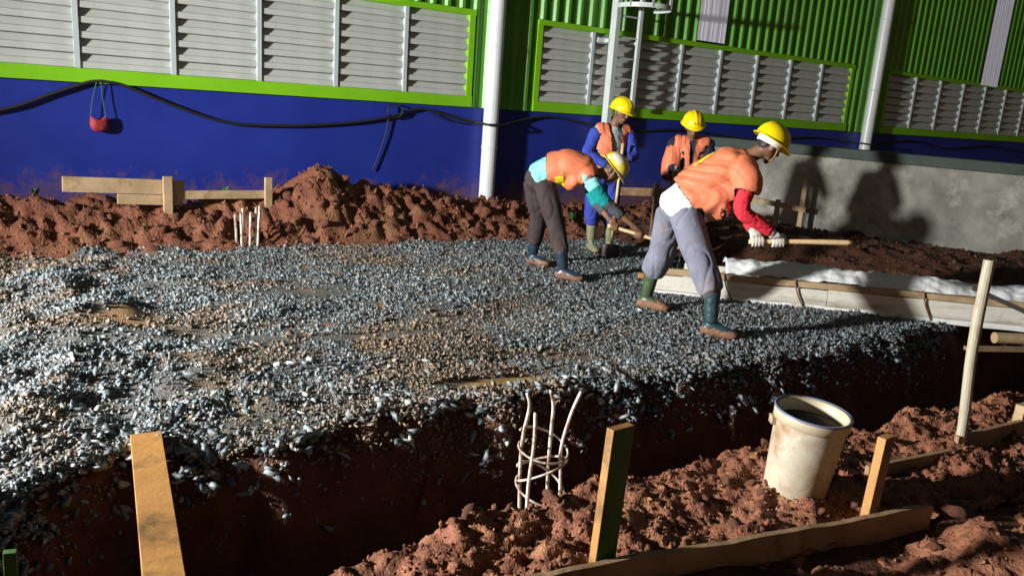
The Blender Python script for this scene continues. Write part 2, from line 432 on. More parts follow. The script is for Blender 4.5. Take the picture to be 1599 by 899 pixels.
# ================================================================== THE SETTING
def build_ground():
    xs = np.concatenate([[-160, -70, -35, -20, -14, -11], np.arange(-9, 9.01, .055), [11, 14, 20, 35, 70, 160]])
    ys = np.concatenate([[-120, -50, -25, -12, -6, -3, -1.5, -.5], np.arange(.2, 13.0, .055), [14, 17, 22, 35, 70, 160]])
    X, Y = np.meshgrid(xs, ys)
    Z = ground_h(X, Y)
    fade = sstep(13, 9, np.hypot(X, Y - 4))
    Z = Z * fade - .03 * (1 - fade)
    Z += .012 * fbm(X, Y, .12, 3, 55) * fade
    o = link_mesh('ground', grid_mesh('ground', X, Y, Z), 'soil_dark', smooth=True)
    tag(o, 'reddish brown bare soil of the building site with an open trench', None, kind='structure')
    return o
build_ground()

def gravel_mask(x, y):
    u, v = xy2uv(x, y); s, off = wall_so(x, y)
    ev = edge_v(u) + .15 * fbm(x, y, .26, 4, 21, .66)
    m = (v - ev > -.06) & (off > back_off(s) + .06 * fbm(x, y, .3, 3, 71)) & (u > -7.5)
    m &= ~((y > 7.25 - .12 * (x - 1.3)) & (x > 1.9))   # the soil behind the formwork
    m &= ~((v > 4.45 + .1 * (u - 6.4)) & (u > 6.4) & (x > 4.6))
    return m
def build_gravel():
    us = np.arange(-7.4, 7.6, .05); vs = np.arange(2.9, 9.6, .05)
    Ug, Vg = np.meshgrid(us, vs)
    X, Y = uv2xy(Ug, Vg)
    ok = gravel_mask(X, Y)
    Z = ground_h(X, Y) + .030 + .007 * fbm(X, Y, .06, 2, 77)
    ny, nx = X.shape
    i = (np.arange(ny - 1)[:, None] * nx + np.arange(nx - 1)[None, :])
    keep = ok[:-1, :-1] & ok[1:, :-1] & ok[:-1, 1:] & ok[1:, 1:]
    i = i[keep]
    f = np.stack([i, i + 1, i + nx + 1, i + nx], -1).reshape(-1)
    bed = link_mesh('gravel_bed', np_mesh('gravel_bed', np.stack([X.ravel(), Y.ravel(), Z.ravel()], 1), f, 4), 'gravel_grit', smooth=True)
    tag(bed, 'bed of grey crushed stone stained with clay beside the trench', kind='structure')
    return bed
GRAVEL = build_gravel()

def rock_protos(n, flat=(.45, .8), seed=3, sub=1):
    out = []
    for k in range(n):
        bm = bmesh.new(); bmesh.ops.create_icosphere(bm, subdivisions=sub, radius=1)
        r = random.Random(seed * 100 + k)
        sc = Vector((1.15, r.uniform(.6, .95), r.uniform(*flat)))
        for v in bm.verts:
            v.co *= r.uniform(.72, 1.12)
            v.co = Vector((v.co.x * sc.x, v.co.y * sc.y, v.co.z * sc.z))
        bm.verts.ensure_lookup_table()
        V = np.array([v.co[:] for v in bm.verts]); F = np.array([[v.index for v in f.verts] for f in bm.faces])
        bm.free(); out.append((V, F))
    return out
def chip_protos(n, seed=3, npts=9):
    """angular crushed-stone chips: convex hulls of a few random points"""
    out = []
    for k in range(n):
        r = random.Random(seed * 77 + k); bm = bmesh.new()
        sc = (1.3, r.uniform(.55, .95), r.uniform(.30, .65))
        for q in range(npts):
            d = Vector((r.gauss(0, 1), r.gauss(0, 1), r.gauss(0, 1))).normalized() * r.uniform(.85, 1.1)
            bm.verts.new((d.x * sc[0], d.y * sc[1], d.z * sc[2]))
        bmesh.ops.convex_hull(bm, input=bm.verts[:])
        loose = [v for v in bm.verts if not v.link_faces]
        if loose: bmesh.ops.delete(bm, geom=loose, context='VERTS')
        bmesh.ops.triangulate(bm, faces=bm.faces[:])
        bmesh.ops.recalc_face_normals(bm, faces=bm.faces[:])
        bm.verts.index_update()
        V = np.array([v.co[:] for v in bm.verts]); F = np.array([[v.index for v in f.verts] for f in bm.faces])
        bm.free(); out.append((V, F))
    return out
def rand_rot(n, tilt):
    a = RNG.uniform(0, 2 * np.pi, n); b = RNG.normal(0, tilt, n); c = RNG.normal(0, tilt, n)
    ca, sa, cb, sb, cc, sc = np.cos(a), np.sin(a), np.cos(b), np.sin(b), np.cos(c), np.sin(c)
    Rz = np.zeros((n, 3, 3)); Rz[:, 0, 0] = ca; Rz[:, 0, 1] = -sa; Rz[:, 1, 0] = sa; Rz[:, 1, 1] = ca; Rz[:, 2, 2] = 1
    Ry = np.zeros((n, 3, 3)); Ry[:, 0, 0] = cb; Ry[:, 0, 2] = sb; Ry[:, 2, 0] = -sb; Ry[:, 2, 2] = cb; Ry[:, 1, 1] = 1
    Rx = np.zeros((n, 3, 3)); Rx[:, 1, 1] = cc; Rx[:, 1, 2] = -sc; Rx[:, 2, 1] = sc; Rx[:, 2, 2] = cc; Rx[:, 0, 0] = 1
    return Rz @ Ry @ Rx
def scatter_mesh(name, protos, pos, size, tilt, attrs=None):
    n = len(pos); which = RNG.integers(0, len(protos), n); rot = rand_rot(n, tilt)
    VV = []; FF = []; AA = {k: [] for k in (attrs or {})}; base = 0
    for p, (V, F) in enumerate(protos):
        idx = np.nonzero(which == p)[0]
        if not len(idx): continue
        W = np.einsum('nij,vj->nvi', rot[idx], V) * size[idx][:, None, None] + pos[idx][:, None, :]
        VV.append(W.reshape(-1, 3))
        off = base + np.arange(len(idx))[:, None, None] * len(V)
        FF.append((F[None] + off).reshape(-1)); base += len(idx) * len(V)
        for k in AA: AA[k].append(np.repeat(attrs[k][idx], len(V)))
    me = np_mesh(name, np.concatenate(VV), np.concatenate(FF), 3)
    for k in AA:
        a = me.attributes.new(k, 'FLOAT', 'POINT'); a.data.foreach_set('value', np.concatenate(AA[k]).astype(np.float32))
    return me

def build_stones(bed):
    protos = chip_protos(28, 3, 8)
    n = 330000
    u = RNG.uniform(-6.2, 7.4, n); v = 3.0 + 6.4 * RNG.uniform(0, 1, n) ** 1.6
    x, y = uv2xy(u, v)
    ev = edge_v(u) + .15 * fbm(x, y, .26, 4, 21, .66)
    ok = gravel_mask(x, y) | ((v - ev > -.24) & (v - ev <= 0) & (RNG.uniform(0, 1, n) < 1.0 + 3.9 * (v - ev)) & (u > -6) & (u < 6.4))
    # in sight of the camera only (with a wide margin)
    ok &= (np.abs(x) < .82 * y + .9) & (y > 1.9)
    inp = np.zeros(n, bool)
    for (px, py, a_, b_) in PUDDLES:
        du = (x - px) * TU[0] + (y - py) * TU[1]; dv = (x - px) * TV[0] + (y - py) * TV[1]
        inp |= (du / a_) ** 2 + (dv / b_) ** 2 < 1.0 + .5 * fbm(x, y, .15, 2, 91)
    ok &= ~inp
    for (px, py, a_, b_) in MUDPANS:
        du = (x - px) * TU[0] + (y - py) * TU[1]; dv = (x - px) * TV[0] + (y - py) * TV[1]
        ok &= ~(((du / a_) ** 2 + (dv / b_) ** 2 < 1.0 + 1.1 * fbm(x, y, .15, 3, 92)) & (RNG.uniform(0, 1, n) < .9))
    bare = fbm(x, y, .55, 3, 61)
    ok &= ~((bare > .30) & (RNG.uniform(0, 1, n) < .55))
    u, v, x, y, ev, bare = (a[ok] for a in (u, v, x, y, ev, bare))
    n = len(x)
    dist = np.hypot(x, y)
    size = RNG.lognormal(np.log(.0083), .52, n)
    size *= 1 + .30 * sstep(1.5, -1.0, u) + .45 * sstep(.30, -.05, v - ev)
    size = np.clip(size * (.80 + .05 * dist), .0045, .034)
    z = ground_h(x, y) + np.where(v > ev - .05, .035 + RNG.uniform(-.008, .006, n), .016)
    tone = np.clip(RNG.beta(2.4, 2.8, n) + .16 * fbm(x, y, .8, 3, 64), 0, 1)
    mud = np.clip(np.maximum(sstep(.05, .40, fbm(x, y, .9, 4, 66)), sstep(.02, .4, fbm(u * .45, v, .33, 4, 69)) * .9) * .85 * sstep(5.2, 2.6, u + .2) + RNG.normal(0, .08, n) + .5 * (RNG.uniform(0, 1, n) < .05), 0, .92)
    pos = np.stack([x, y, z], 1)
    # the 300 that show largest are objects of their own
    show = size / dist
    infr = (np.abs(x) < .58 * y)
    order = np.argsort(-(show * infr))
    big, rest = order[:300], order[300:]
    me = scatter_mesh('stones', protos, pos[rest], size[rest], .7, {'tone': tone[rest], 'mud': mud[rest]})
    o = link_mesh('crushed_stone', me, 'gravel_stone', bed); tag(o, kind='stuff')
    shared = []
    for k in range(8):
        V, F = chip_protos(1, 40 + k, 13)[0]
        m_ = np_mesh('stone', V, F.reshape(-1), 3); m_.materials.append(MATS['stone_single']); shared.append(m_)
    for q, i_ in enumerate(big):
        s_ = bpy.data.objects.new('stone', shared[q % 8]); col.objects.link(s_)
        s_.parent = bed; s_.location = pos[i_]; s_.scale = (size[i_] * 1.12,) * 3
        s_.rotation_euler = (random.gauss(0, .5), random.gauss(0, .5), random.uniform(0, 6.28))
build_stones(GRAVEL)

def build_puddles():
    labs = ['muddy yellow puddle at the edge of the gravel above the rebar cage', 'small muddy puddle in the gravel left of centre',
            'faint shallow puddle farther back on the gravel']
    for k, (px, py, a_, b_) in enumerate(PUDDLES):
        vs = [(0, 0, 0)]; n = 40
        for i in range(n):
            w = 2 * math.pi * i / n
            rr = 1.2 + .45 * mnoise.noise(Vector((math.cos(w) * 1.4 + k * 5, math.sin(w) * 1.4, 3.1)))
            du, dv = a_ * rr * math.cos(w), b_ * rr * math.sin(w)
            vs.append((du * TU[0] + dv * TV[0], du * TU[1] + dv * TV[1], 0))
        zc = float(gravel_h(np.array([px]), np.array([py]))[0]) + .022
        me = bpy.data.meshes.new('puddle')
        me.from_pydata([(px + v[0], py + v[1], zc) for v in vs], [], [(0, i + 1, (i + 1) % n + 1) for i in range(n)]); me.update()
        o = link_mesh('puddle', me, 'muddy_water', base=(px, py, zc)); tag(o, labs[k], 'puddle', kind='structure')
build_puddles()

# ------------------------------------------------------------------ soil heaps
CLOD_ME = {}
def clod_meshes(matname):
    if matname not in CLOD_ME:
        L_ = []
        for k, (V, F) in enumerate(rock_protos(7, (.6, .95), 71, 2)):
            # lumpier: low-frequency bumps
            W = np.array([Vector(v) * (1 + .5 * mnoise.noise(Vector(v) * 2.1 + Vector((k * 7.0, 0, 0)))) for v in V])
            m_ = np_mesh('clod', W, F.reshape(-1), 3); m_.materials.append(MATS[matname]); L_.append(m_)
        CLOD_ME[matname] = L_
    return CLOD_ME[matname]
def heap(name, label, ugrid, vgrid, to_xy, hfun, matname, n_small, n_big, size, base, big_size, mask=None, show=None):
    """a heap of dug-out soil: rough height field, crumbs as one part, the larger clods each a part"""
    U_, V_ = np.meshgrid(ugrid, vgrid)
    X, Y = to_xy(U_, V_)
    Z = hfun(U_, V_, X, Y)
    o = thing(name, base, label, 'soil heap')
    link_mesh('heap_body', grid_mesh(name, X, Y, Z), matname, o, smooth=True)
    protos = chip_protos(12, 53, 11)
    def pick(n):
        uu = RNG.uniform(ugrid[0], ugrid[-1], n); vv = RNG.uniform(vgrid[0], vgrid[-1], n)
        x, y = to_xy(uu, vv); z = hfun(uu, vv, x, y)
        ok = z > ground_h(x, y) - .01
        if mask is not None: ok &= mask(uu, vv, x, y)
        return x[ok], y[ok], z[ok]
    x, y, z = pick(n_small)
    sz = np.clip(RNG.lognormal(np.log(size), .5, len(x)), size * .4, size * 3)
    me = scatter_mesh('crumbs', protos, np.stack([x, y, z], 1), sz, .8)
    c = link_mesh('soil_crumbs', me, {'soil_near': 'soil_near', 'soil_dark': 'soil_dark'}.get(matname, 'soil_clod'), o); tag(c, kind='stuff')
    x, y, z = pick(n_big * 3)
    ms = clod_meshes({'soil_near': 'soil_near', 'soil_dark': 'soil_dark'}.get(matname, 'soil_clod'))
    for i in range(min(n_big, len(x))):
        s_ = bpy.data.objects.new('clod', ms[i % len(ms)]); col.objects.link(s_); s_.parent = o
        k = big_size * random.lognormvariate(0, .35)
        s_.location = (x[i] - base[0], y[i] - base[1], z[i] - base[2] - k * .1); s_.scale = (k, k * random.uniform(.7, 1.1), k * random.uniform(.6, 1))
        s_.rotation_euler = (random.uniform(-.6, .6), random.uniform(-.6, .6), random.uniform(0, 6.28))
    return o
def ridge(x, y, sc, seed):
    return 1 - np.abs(fbm(x, y, sc, 2, seed)) * 2

def far_h(s, off, x, y):
    crest = np.interp(s, [-9, -5.35, -4.4, -3.67, -2.73, -2.45, -2.2, -1.95, -1.33, -.62, 0, .57, 1.5, 2.5, 4, 6],
                      [.42, .43, .40, .36, .52, .74, .80, .58, .48, .40, .36, .30, .24, .2, .18, .1])
    bo = back_off(s) + .05
    t = np.clip(off / bo, 0, 1.2)
    prof = np.interp(t, [0, .15, .42, .55, .8, 1.0, 1.2], [.55, .75, 1.0, .93, .45, .05, -.2])
    z = crest * prof
    rough = sstep(1.12, .8, t)
    z = z + rough * (.14 * fbm(x, y, .28, 5, 101, .68) + .075 * ridge(x, y, .17, 107) + .035 * fbm(x, y, .07, 2, 109) - .05)
    return z
heap('soil_heap', 'long red-brown heap of dug soil between the blue wall and the gravel',
     np.arange(-8.5, 6.0, .035), np.arange(0.02, 1.75, .035), lambda s, o_: (P0.x + DW.x * s + NW.x * o_, P0.y + DW.y * s + NW.y * o_),
     far_h, 'soil', 11000, 290, .014, (-2.4, 8.9, 0), .062)

def near_h(u, v, x, y):
    nv = near_v(u) + .05 * fbm(x, y, .3, 3, 41)
    on = sstep(.28, .62, u + .08 * fbm(x, y, .3, 2, 43))
    top = .075 + .085 * fbm(x, y, .40, 4, 46, .6) + .02 * sstep(2.2, 2.5, v)
    w = sstep(.10, -.07, v - nv)
    z = -.35 * (1 - w) + top * w
    z = z * on - .5 * (1 - on)
    z = z + w * on * (.065 * fbm(x, y, .17, 6, 47, .72) + .012 * ridge(x, y, .06, 48) - .010)
    dip = sstep(2.02, 1.86, v)
    return z - dip * .05
heap('soil_ridge', 'crumbly red soil ridge along the trench under the white bucket',
     np.arange(.2, 5.6, .014), np.arange(1.86, 2.95, .014), uv2xy, near_h, 'soil_near', 9000, 220, .0075, (1.2, 2.9, 0), .021,
     mask=lambda u, v, x, y: near_h(u, v, x, y) > -.05)

def fore_h(u, v, x, y):
    z = .02 + .10 * fbm(x, y, .55, 3, 146) + .055 * fbm(x, y, .16, 5, 147, .68) + .025 * ridge(x, y, .06, 148)
    k = sstep(1.0, 1.7, u)
    return z * k - .10 * (1 - k) - .03 + .11 * sstep(2.35, 2.9, u) * sstep(1.95, 1.6, v)
heap('soil_heap', 'dark lumpy soil in the near right corner in front of the long board',
     np.arange(.6, 6.2, .02), np.arange(.2, 1.90, .02), uv2xy, fore_h, 'soil_near', 5200, 150, .009, (1.8, 2.2, 0), .024)

CW_A, CW_B = Vector((3.0, 12.82, 0)), Vector((8.6, 9.25, 0))
CWD = (CW_B - CW_A).normalized(); CWN = Vector((CWD.y, -CWD.x, 0))
if CWN.y > 0: CWN = -CWN
def cw_xy(a, b): return CW_A.x + CWD.x * a + CWN.x * b, CW_A.y + CWD.y * a + CWN.y * b
def right_h(a, b, x, y):
    z = np.interp(b, [0, .5, 1.2, 2.2, 3.0, 3.6], [.06, .12, .20, .22, .14, -.05])
    z = z * sstep(-1.2, .4, a) + .05 * fbm(x, y, .4, 4, 121, .6) + .03 * ridge(x, y, .2, 122) - .02
    z = z + .16 * np.exp(-((a - 4.6) / .4) ** 2 - ((b - .3) / .35) ** 2)
    lim = 7.55 - .12 * (x - 1.3)
    return z - sstep(lim + .2, lim - .1, y) * .5
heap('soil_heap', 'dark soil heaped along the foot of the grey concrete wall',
     np.arange(-1.3, 5.8, .045), np.arange(.02, 4.4, .045), cw_xy, right_h, 'soil_dark', 3500, 120, .017, (4.4, 10.3, 0), .05)

# ================================================================== FACTORY BUILDING
FB = thing('factory_building', wp(0, 0, 0), 'green corrugated factory hall with blue base wall and grey louvre bands', 'building')
def wall_box(mb, s0, s1, o0, o1, z0, z1):
    c = wp((s0 + s1) / 2, (o0 + o1) / 2, (z0 + z1) / 2)
    return mb.box(c, DW * (s1 - s0) / 2, NW * (o1 - o0) / 2, Z3 * (z1 - z0) / 2)
S0, S1 = -13.0, 26.0
wall_box(MB(), S0, S1, -.25, 0, -.4, 1.512).build('base_wall', 'blue_wall', FB)
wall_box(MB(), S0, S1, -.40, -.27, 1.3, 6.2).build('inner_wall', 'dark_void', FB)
PITCH = .2125
def cladding(s0, s1, z0, z1, name='cladding_sheet', m='green_sheet', o0=.012, rib=.034):
    prof = []
    k = math.floor(s0 / PITCH) - 1
    while k * PITCH < s1 + PITCH:
        c = k * PITCH
        prof += [(c - .048, 0), (c - .022, rib), (c + .022, rib), (c + .048, 0), (c + PITCH / 2 - .012, 0), (c + PITCH / 2, .005), (c + PITCH / 2 + .012, 0)]
        k += 1
    pr_ = [p for p in prof if s0 < p[0] < s1]
    def at(sv):
        for a, b in zip(prof, prof[1:]):
            if a[0] <= sv <= b[0]:
                t = (sv - a[0]) / max(1e-6, b[0] - a[0]); return a[1] + (b[1] - a[1]) * t
        return 0
    pr_ = [(s0, at(s0))] + pr_ + [(s1, at(s1))]
    mb = MB()
    for (s_, o_) in pr_:
        mb.v.append(wp(s_, o0 + o_, z0)); mb.v.append(wp(s_, o0 + o_, z1))
    for i in range(len(pr_) - 1):
        mb.f.append((2 * i, 2 * i + 2, 2 * i + 3, 2 * i + 1))
    o = mb.build(name, m, FB)
    sd = o.modifiers.new('thick', 'SOLIDIFY'); sd.thickness = .0025; sd.offset = -1
    return o
ZB, ZT = 1.645, 2.655           # louvre opening
BAYS = [(-6.40, 7, .9, 'first'), (1.07, 8, .9, 'second'), (9.58, 12, .955, 'third')]
for s0, s1 in ((-13, 4.04), (4.68, 13.08), (13.82, 26)): cladding(s0, s1, ZT + .075, 6.2)
for s0, s1 in ((-13, -6.5), (.0, .97), (8.37, 9.48), (21.15, 26)): cladding(s0, s1, 1.505, ZT + .072)
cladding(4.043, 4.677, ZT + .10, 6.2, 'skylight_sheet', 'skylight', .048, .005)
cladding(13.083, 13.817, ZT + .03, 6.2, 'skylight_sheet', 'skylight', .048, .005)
def slat_mesh(w):
    """pressed louvre blade: folded lip, sloping face, drip edge"""
    prof = [(-.048, .150), (-.044, .160), (.000, .076), (.020, .068), (.022, .012), (.016, .006), (.002, .008)]
    mb = MB()
    for (o_, z_) in prof:
        mb.v.append(DW * 0 + NW * o_ + Z3 * z_); mb.v.append(DW * w + NW * o_ + Z3 * z_)
    for i in range(len(prof) - 1): mb.f.append((2 * i, 2 * i + 1, 2 * i + 3, 2 * i + 2))
    me = mb.mesh('slat'); me.materials.append(MATS['louver_metal']); return me
SL = {.9: slat_mesh(.9), .955: slat_mesh(.955)}
for (s0, n, w, nm) in BAYS:
    s1 = s0 + n * w
    fr = MB()
    wall_box(fr, s0 - .085, s1 + .085, -.10, .045, 1.508, ZB)
    wall_box(fr, s0 - .085, s1 + .085, -.10, .045, ZT, ZT + .07)
    wall_box(fr, s0 - .085, s0, -.10, .0305, ZB, ZT)
    wall_box(fr, s1, s1 + .085, -.10, .0305, ZB, ZT)
    win = fr.build('louver_window', 'lime_paint', FB)
    dz = (ZT - ZB) / 7.0
    for i in range(n):
        for k in range(7):
            o = bpy.data.objects.new('slat', SL[w]); col.objects.link(o); o.parent = win
            o.location = wp(s0 + i * w, random.uniform(-.002, .002), ZB + k * dz - .004) - ORIGIN[win.name]
            o.rotation_euler = (random.uniform(-.004, .004), 0, 0)
        if i:
            wall_box(MB(), s0 + i * w - .024, s0 + i * w + .024, -.02, .037, ZB + .001, ZT - .001).build('mullion', 'mullion_metal', win)
# drain pipes
for sp in (.26, 8.97):
    zb = .26 if sp < 1 else -.1
    MB().tube([wp(sp, .112, zb), wp(sp, .112, 3.2), wp(sp, .112, 6.2)], .104, 20).build('drain_pipe', 'drain_pipe', FB, smooth=False)
    for zc in (1.0, 2.3, 3.6):
        if sp < 1 or zc > 1.5:
            MB().lathe(wp(sp, .112, zc), [(.1045, -.02), (.110, -.02), (.110, .02), (.1045, .02)], 24).build('pipe_clip', 'galvanised', FB)
# flashing screws of light-coloured ends at the cladding foot are left to the sheets; ladder with cage
LD = thing('caged_ladder', wp(2.45, .25, 1.2), 'pale grey steel ladder with safety hoop fixed to the green wall', 'ladder')
wall_box(MB(), 2.17, 2.255, .13, .25, 1.15, 6.2).build('rail', 'galvanised', LD, bevel=.004)
wall_box(MB(), 2.62, 2.685, .20, .25, 1.62, 6.2).build('rail', 'galvanised', LD, bevel=.004)
for k in range(11):
    z_ = 1.75 + k * .29
    MB().tube([wp(2.256, .222, z_), wp(2.619, .222, z_)], .012, 8).build('rung', 'galvanised', LD)
for z_ in (2.56, 4.6):
    mb = MB(); wall_box(mb, 2.02, 2.17, .05, .075, z_ - .03, z_ + .03)
    wall_box(mb, 2.14, 2.168, .075, .16, z_ - .028, z_ + .028); mb.build('wall_bracket', 'galvanised', LD)
    mb = MB(); wall_box(mb, 2.64, 2.67, .05, .199, z_ - .02, z_ + .02); mb.build('wall_bracket', 'galvanised', LD)
for zc in (3.02, 3.75, 4.5):
    mb = MB(); n = 30
    for i in range(n + 1):
        w = R(205) - R(230) * i / n + 0
        cx, cy = 2.44 + .36 * math.cos(w), .58 - (-.40) * math.sin(w) * 1.0
        for z_ in (zc - .03, zc + .03):
            for dr in (0, .008):
                mb.v.append(wp(2.44 + (.38 + dr) * math.cos(w), .50 + (.38 + dr) * math.sin(w), z_))
    for i in range(n):
        a = 4 * i; b = a + 4
        mb.f += [(a, b, b + 2, a + 2), (a + 1, a + 3, b + 3, b + 1), (a + 2, b + 2, b + 3, a + 3), (a, a + 1, b + 1, b)]
    mb.build('cage_hoop', 'galvanised', LD)
for w in (20, 65, 115, 160):
    c_ = wp(2.44 + .395 * math.cos(R(w)), .50 + .395 * math.sin(R(w)), 3.0)
    MB().box(c_ + Z3 * 1.5, DW * .02, NW * .004, Z3 * 1.5).build('cage_bar', 'galvanised', LD)

# power cable slung along the wall
cb = [(-7.5, 1.0), (-6.2, 1.02), (-5.28, 1.20), (-4.84, 1.38), (-4.50, 1.515), (-4.32, 1.525), (-4.15, 1.49), (-3.72, 1.33), (-3.19, 1.18), (-2.62, 1.165), (-2.09, 1.195), (-1.6, 1.25), (-1.18, 1.33),
      (-.92, 1.42), (-.69, 1.445), (-.26, 1.36), (.05, 1.32)]
cpts = [wp(s_, .045, z_) for s_, z_ in cb] + [wp(.14, .235, 1.30), wp(.38, .24, 1.31), wp(.62, .10, 1.345)] + [wp(s_, .045, z_) for s_, z_ in ((.97, 1.41), (1.3, 1.45), (1.77, 1.40), (2.6, 1.30), (4, 1.36), (5.6, 1.27), (7.4, 1.36), (8.6, 1.30), (8.8, 1.30))] \
    + [wp(8.86, .27, 1.29), wp(9.10, .27, 1.29)] + [wp(s_, .05, z_) for s_, z_ in ((9.4, 1.3), (10.8, 1.40), (12.2, 1.28), (14, 1.38), (16, 1.28), (18, 1.36))]
mb = MB(); mb.tube(smooth_path(cpts, 7), .017, 8)
cable = mb.build('power_cable', 'cable_black', base=wp(-2, .05, 1.2), smooth=True)
tag(cable, 'thick black power cable slung in loops along the blue wall', 'cable')
mb = MB()
c_ = wp(-1.13, .06, 1.40)
mb.tube([c_ + DW * (.10 * math.cos(w)) + Z3 * (.085 * math.sin(w)) + NW * (.012 * math.cos(2 * w)) for w in np.linspace(0, 2 * math.pi * 1.6, 40)], .009, 6)
mb.tube(smooth_path([wp(-1.05, .05, 1.36), wp(-.92, .05, 1.43), wp(-.70, .055, 1.44), wp(-.55, .06, 1.37), wp(-.30, .06, 1.31), wp(.02, .06, 1.30)], 6), .008, 6)
mb.tube(smooth_path([wp(-1.20, .04, 1.34), wp(-1.24, .035, 1.1), wp(-1.33, .03, .82), wp(-1.40, .03, .66)], 5), .008, 6)
o = mb.build('thin_wire', 'cable_black', base=wp(-1.1, .05, 1.3), smooth=True)
tag(o, 'thin dark wire coiled and looped at the cable left of the drain pipe', 'wire')

# red bag on a string
BG = thing('hanging_bag', wp(-4.44, .12, 1.04), 'small red bag hanging on green strings from the cable', 'bag')
mb = MB(); prof = []
seg = 20
for i, (r_, z_) in enumerate([(.004, .0), (.05, .006), (.075, .03), (.085, .07), (.080, .115), (.072, .14), (.066, .138), (.068, .11), (.03, .09)]):
    for k in range(seg):
        w = 2 * math.pi * k / seg
        rr = r_ * (1 + .10 * math.sin(3 * w + 1) + .06 * math.sin(7 * w))
        zz = z_ + (.018 * math.cos(2 * w) if z_ > .1 else 0)
        mb.v.append(wp(-4.44, .062, 1.03) + DW * rr * math.cos(w) + NW * rr * .55 * math.sin(w) + Z3 * zz)
for i in range(8):
    for k in range(seg):
        k2 = (k + 1) % seg; mb.f.append((i * seg + k, i * seg + k2, (i + 1) * seg + k2, (i + 1) * seg + k))
mb.build('pouch', 'bag_red', BG, smooth=True)
for sgn in (-1, 1):
    MB().tube(smooth_path([wp(-4.44 + .072 * sgn, .062, 1.16), wp(-4.44 + .05 * sgn, .058, 1.33), wp(-4.42 + .015 * sgn, .055, 1.545)], 5), .0045, 6).build('string', 'string_green', BG)

# weeds against the wall foot
def weed(loc, label, n=14, h=.14, sc=1):
    t = thing('weed', loc, label, 'plant', 'weeds on the soil heap')
    mb = MB()
    for k in range(n):
        a = random.uniform(0, 6.28); lean = random.uniform(.2, .9); hh = h * random.uniform(.5, 1)
        p = Vector(loc); d = Vector((math.cos(a), math.sin(a), 0)); side = Vector((-d.y, d.x, 0)) * .011 * sc
        mid = p + d * lean * hh * .5 + Z3 * hh * .75; tip = p + d * lean * hh + Z3 * hh * .8
        n0 = len(mb.v); mb.v += [p - side * .3, p + side * .3, mid + side, mid - side, tip]
        mb.f += [(n0, n0 + 1, n0 + 2, n0 + 3), (n0 + 3, n0 + 2, n0 + 4)]
    mb.build('leaves', 'weed_green', t)
def heap_z(s, off): 
    p = wp(s, off, 0); return float(far_h(np.array([s]), np.array([off]), np.array([p.x]), np.array([p.y]))[0])
for s_, o_, lab, hh in ((-3.30, .42, 'small green weed behind the end of the thick plank', .16), (.95, 1.15, 'green weed at the gravel edge left of the bent worker', .16),
                    (-4.2, 1.0, 'green weed tuft low on the soil heap below the thick plank', .07), (-5.05, .25, 'low weed at the blue wall at the left edge', .13)):
    p = wp(s_, o_, heap_z(s_, o_)); weed(p, lab, 16, hh)

# ================================================================== TIMBER AND STEEL ON SITE
def stick(mb, a, b, w, h, up): return mb.bar(a, b, w, h, up)
# batter board on the far heap (posts, thick plank, thin rail)
BB = thing('batter_board', wp(-3.2, .75, .2), 'pale timber batter board of two posts, a thick plank and a thin rail', 'batter board')
def fpost(s_, off, z0, z1, w=.085, t=.05):
    return MB().box(wp(s_, off, (z0 + z1) / 2), DW * w / 2, NW * t / 2, Z3 * (z1 - z0) / 2)
fpost(-3.95, .80, -.05, .665).build('post', 'wood_pale', BB, bevel=.004)
fpost(-2.945, .80, -.05, .66, .075).build('post', 'wood_pale', BB, bevel=.004)
MB().bar(wp(-4.86, .735, .582), wp(-3.78, .735, .545), .05, .145, Z3).build('plank', 'wood_pale', BB, bevel=.005)
MB().bar(wp(-4.4, .748, .44), wp(-3.80, .748, .415), .03, .10, Z3).build('plank', 'wood_pale', BB, bevel=.005)
MB().bar(wp(-3.86, .757, .475), wp(-2.90, .757, .475), .028, .085, Z3).build('rail', 'wood_pale', BB, bevel=.003)
# low board behind the standing workers
B2 = thing('batter_board', wp(3.0, 1.6, .3), 'low brown board fixed between the standing workers before the blue wall', 'batter board')
MB().bar((.95, 9.95, .62), (2.15, 10.05, .66), .03, .10, Z3).build('board', 'wood_dirty', B2, bevel=.003)
MB().box((1.72, 10.03, .35), (.03, 0, 0), (0, .02, 0), (0, 0, .40)).build('post', 'wood_dirty', B2, bevel=.003)
MB().box((.98, 9.99, .35), (.03, 0, 0), (0, .02, 0), (0, 0, .36)).build('post', 'wood_dirty', B2, bevel=.003)
# small timber frame before the concrete wall
B3 = thing('batter_board', (4.1, 11.75, .1), 'small timber frame with one post standing before the concrete wall', 'batter board')
MB().box((4.16, 11.72, .42), CWD * .035, CWN * .022, Z3 * .40).build('post', 'wood_pale', B3, bevel=.003)
MB().box((3.86, 11.90, .22), CWD * .035, CWN * .022, Z3 * .26).build('post', 'wood_pale', B3, bevel=.003)
MB().bar((3.42, 12.10, .45), (4.20, 11.66, .38), .028, .075, Z3).build('rail', 'wood_pale', B3, bevel=.003)

# rebar starters by the far heap
RB = thing('rebar_bundle', (-2.7, 7.88, 0), 'cluster of short whitish rebar ends standing at the far gravel edge', 'rebar')
for dx, dy, h, lx in ((-.105, .0, .33, -.015), (-.055, .02, .40, .008), (-.035, -.05, .37, -.01), (.035, -.02, .37, .01), (.065, .03, .415, .02), (.105, .0, .44, .025)):
    MB().tube([(-2.70 + dx, 7.88 + dy, -.1), (-2.70 + dx + lx * .4, 7.88 + dy, h * .5), (-2.70 + dx + lx, 7.88 + dy, h)], [.0135, .0125, .0135], 8).build('bar', 'rebar', RB)

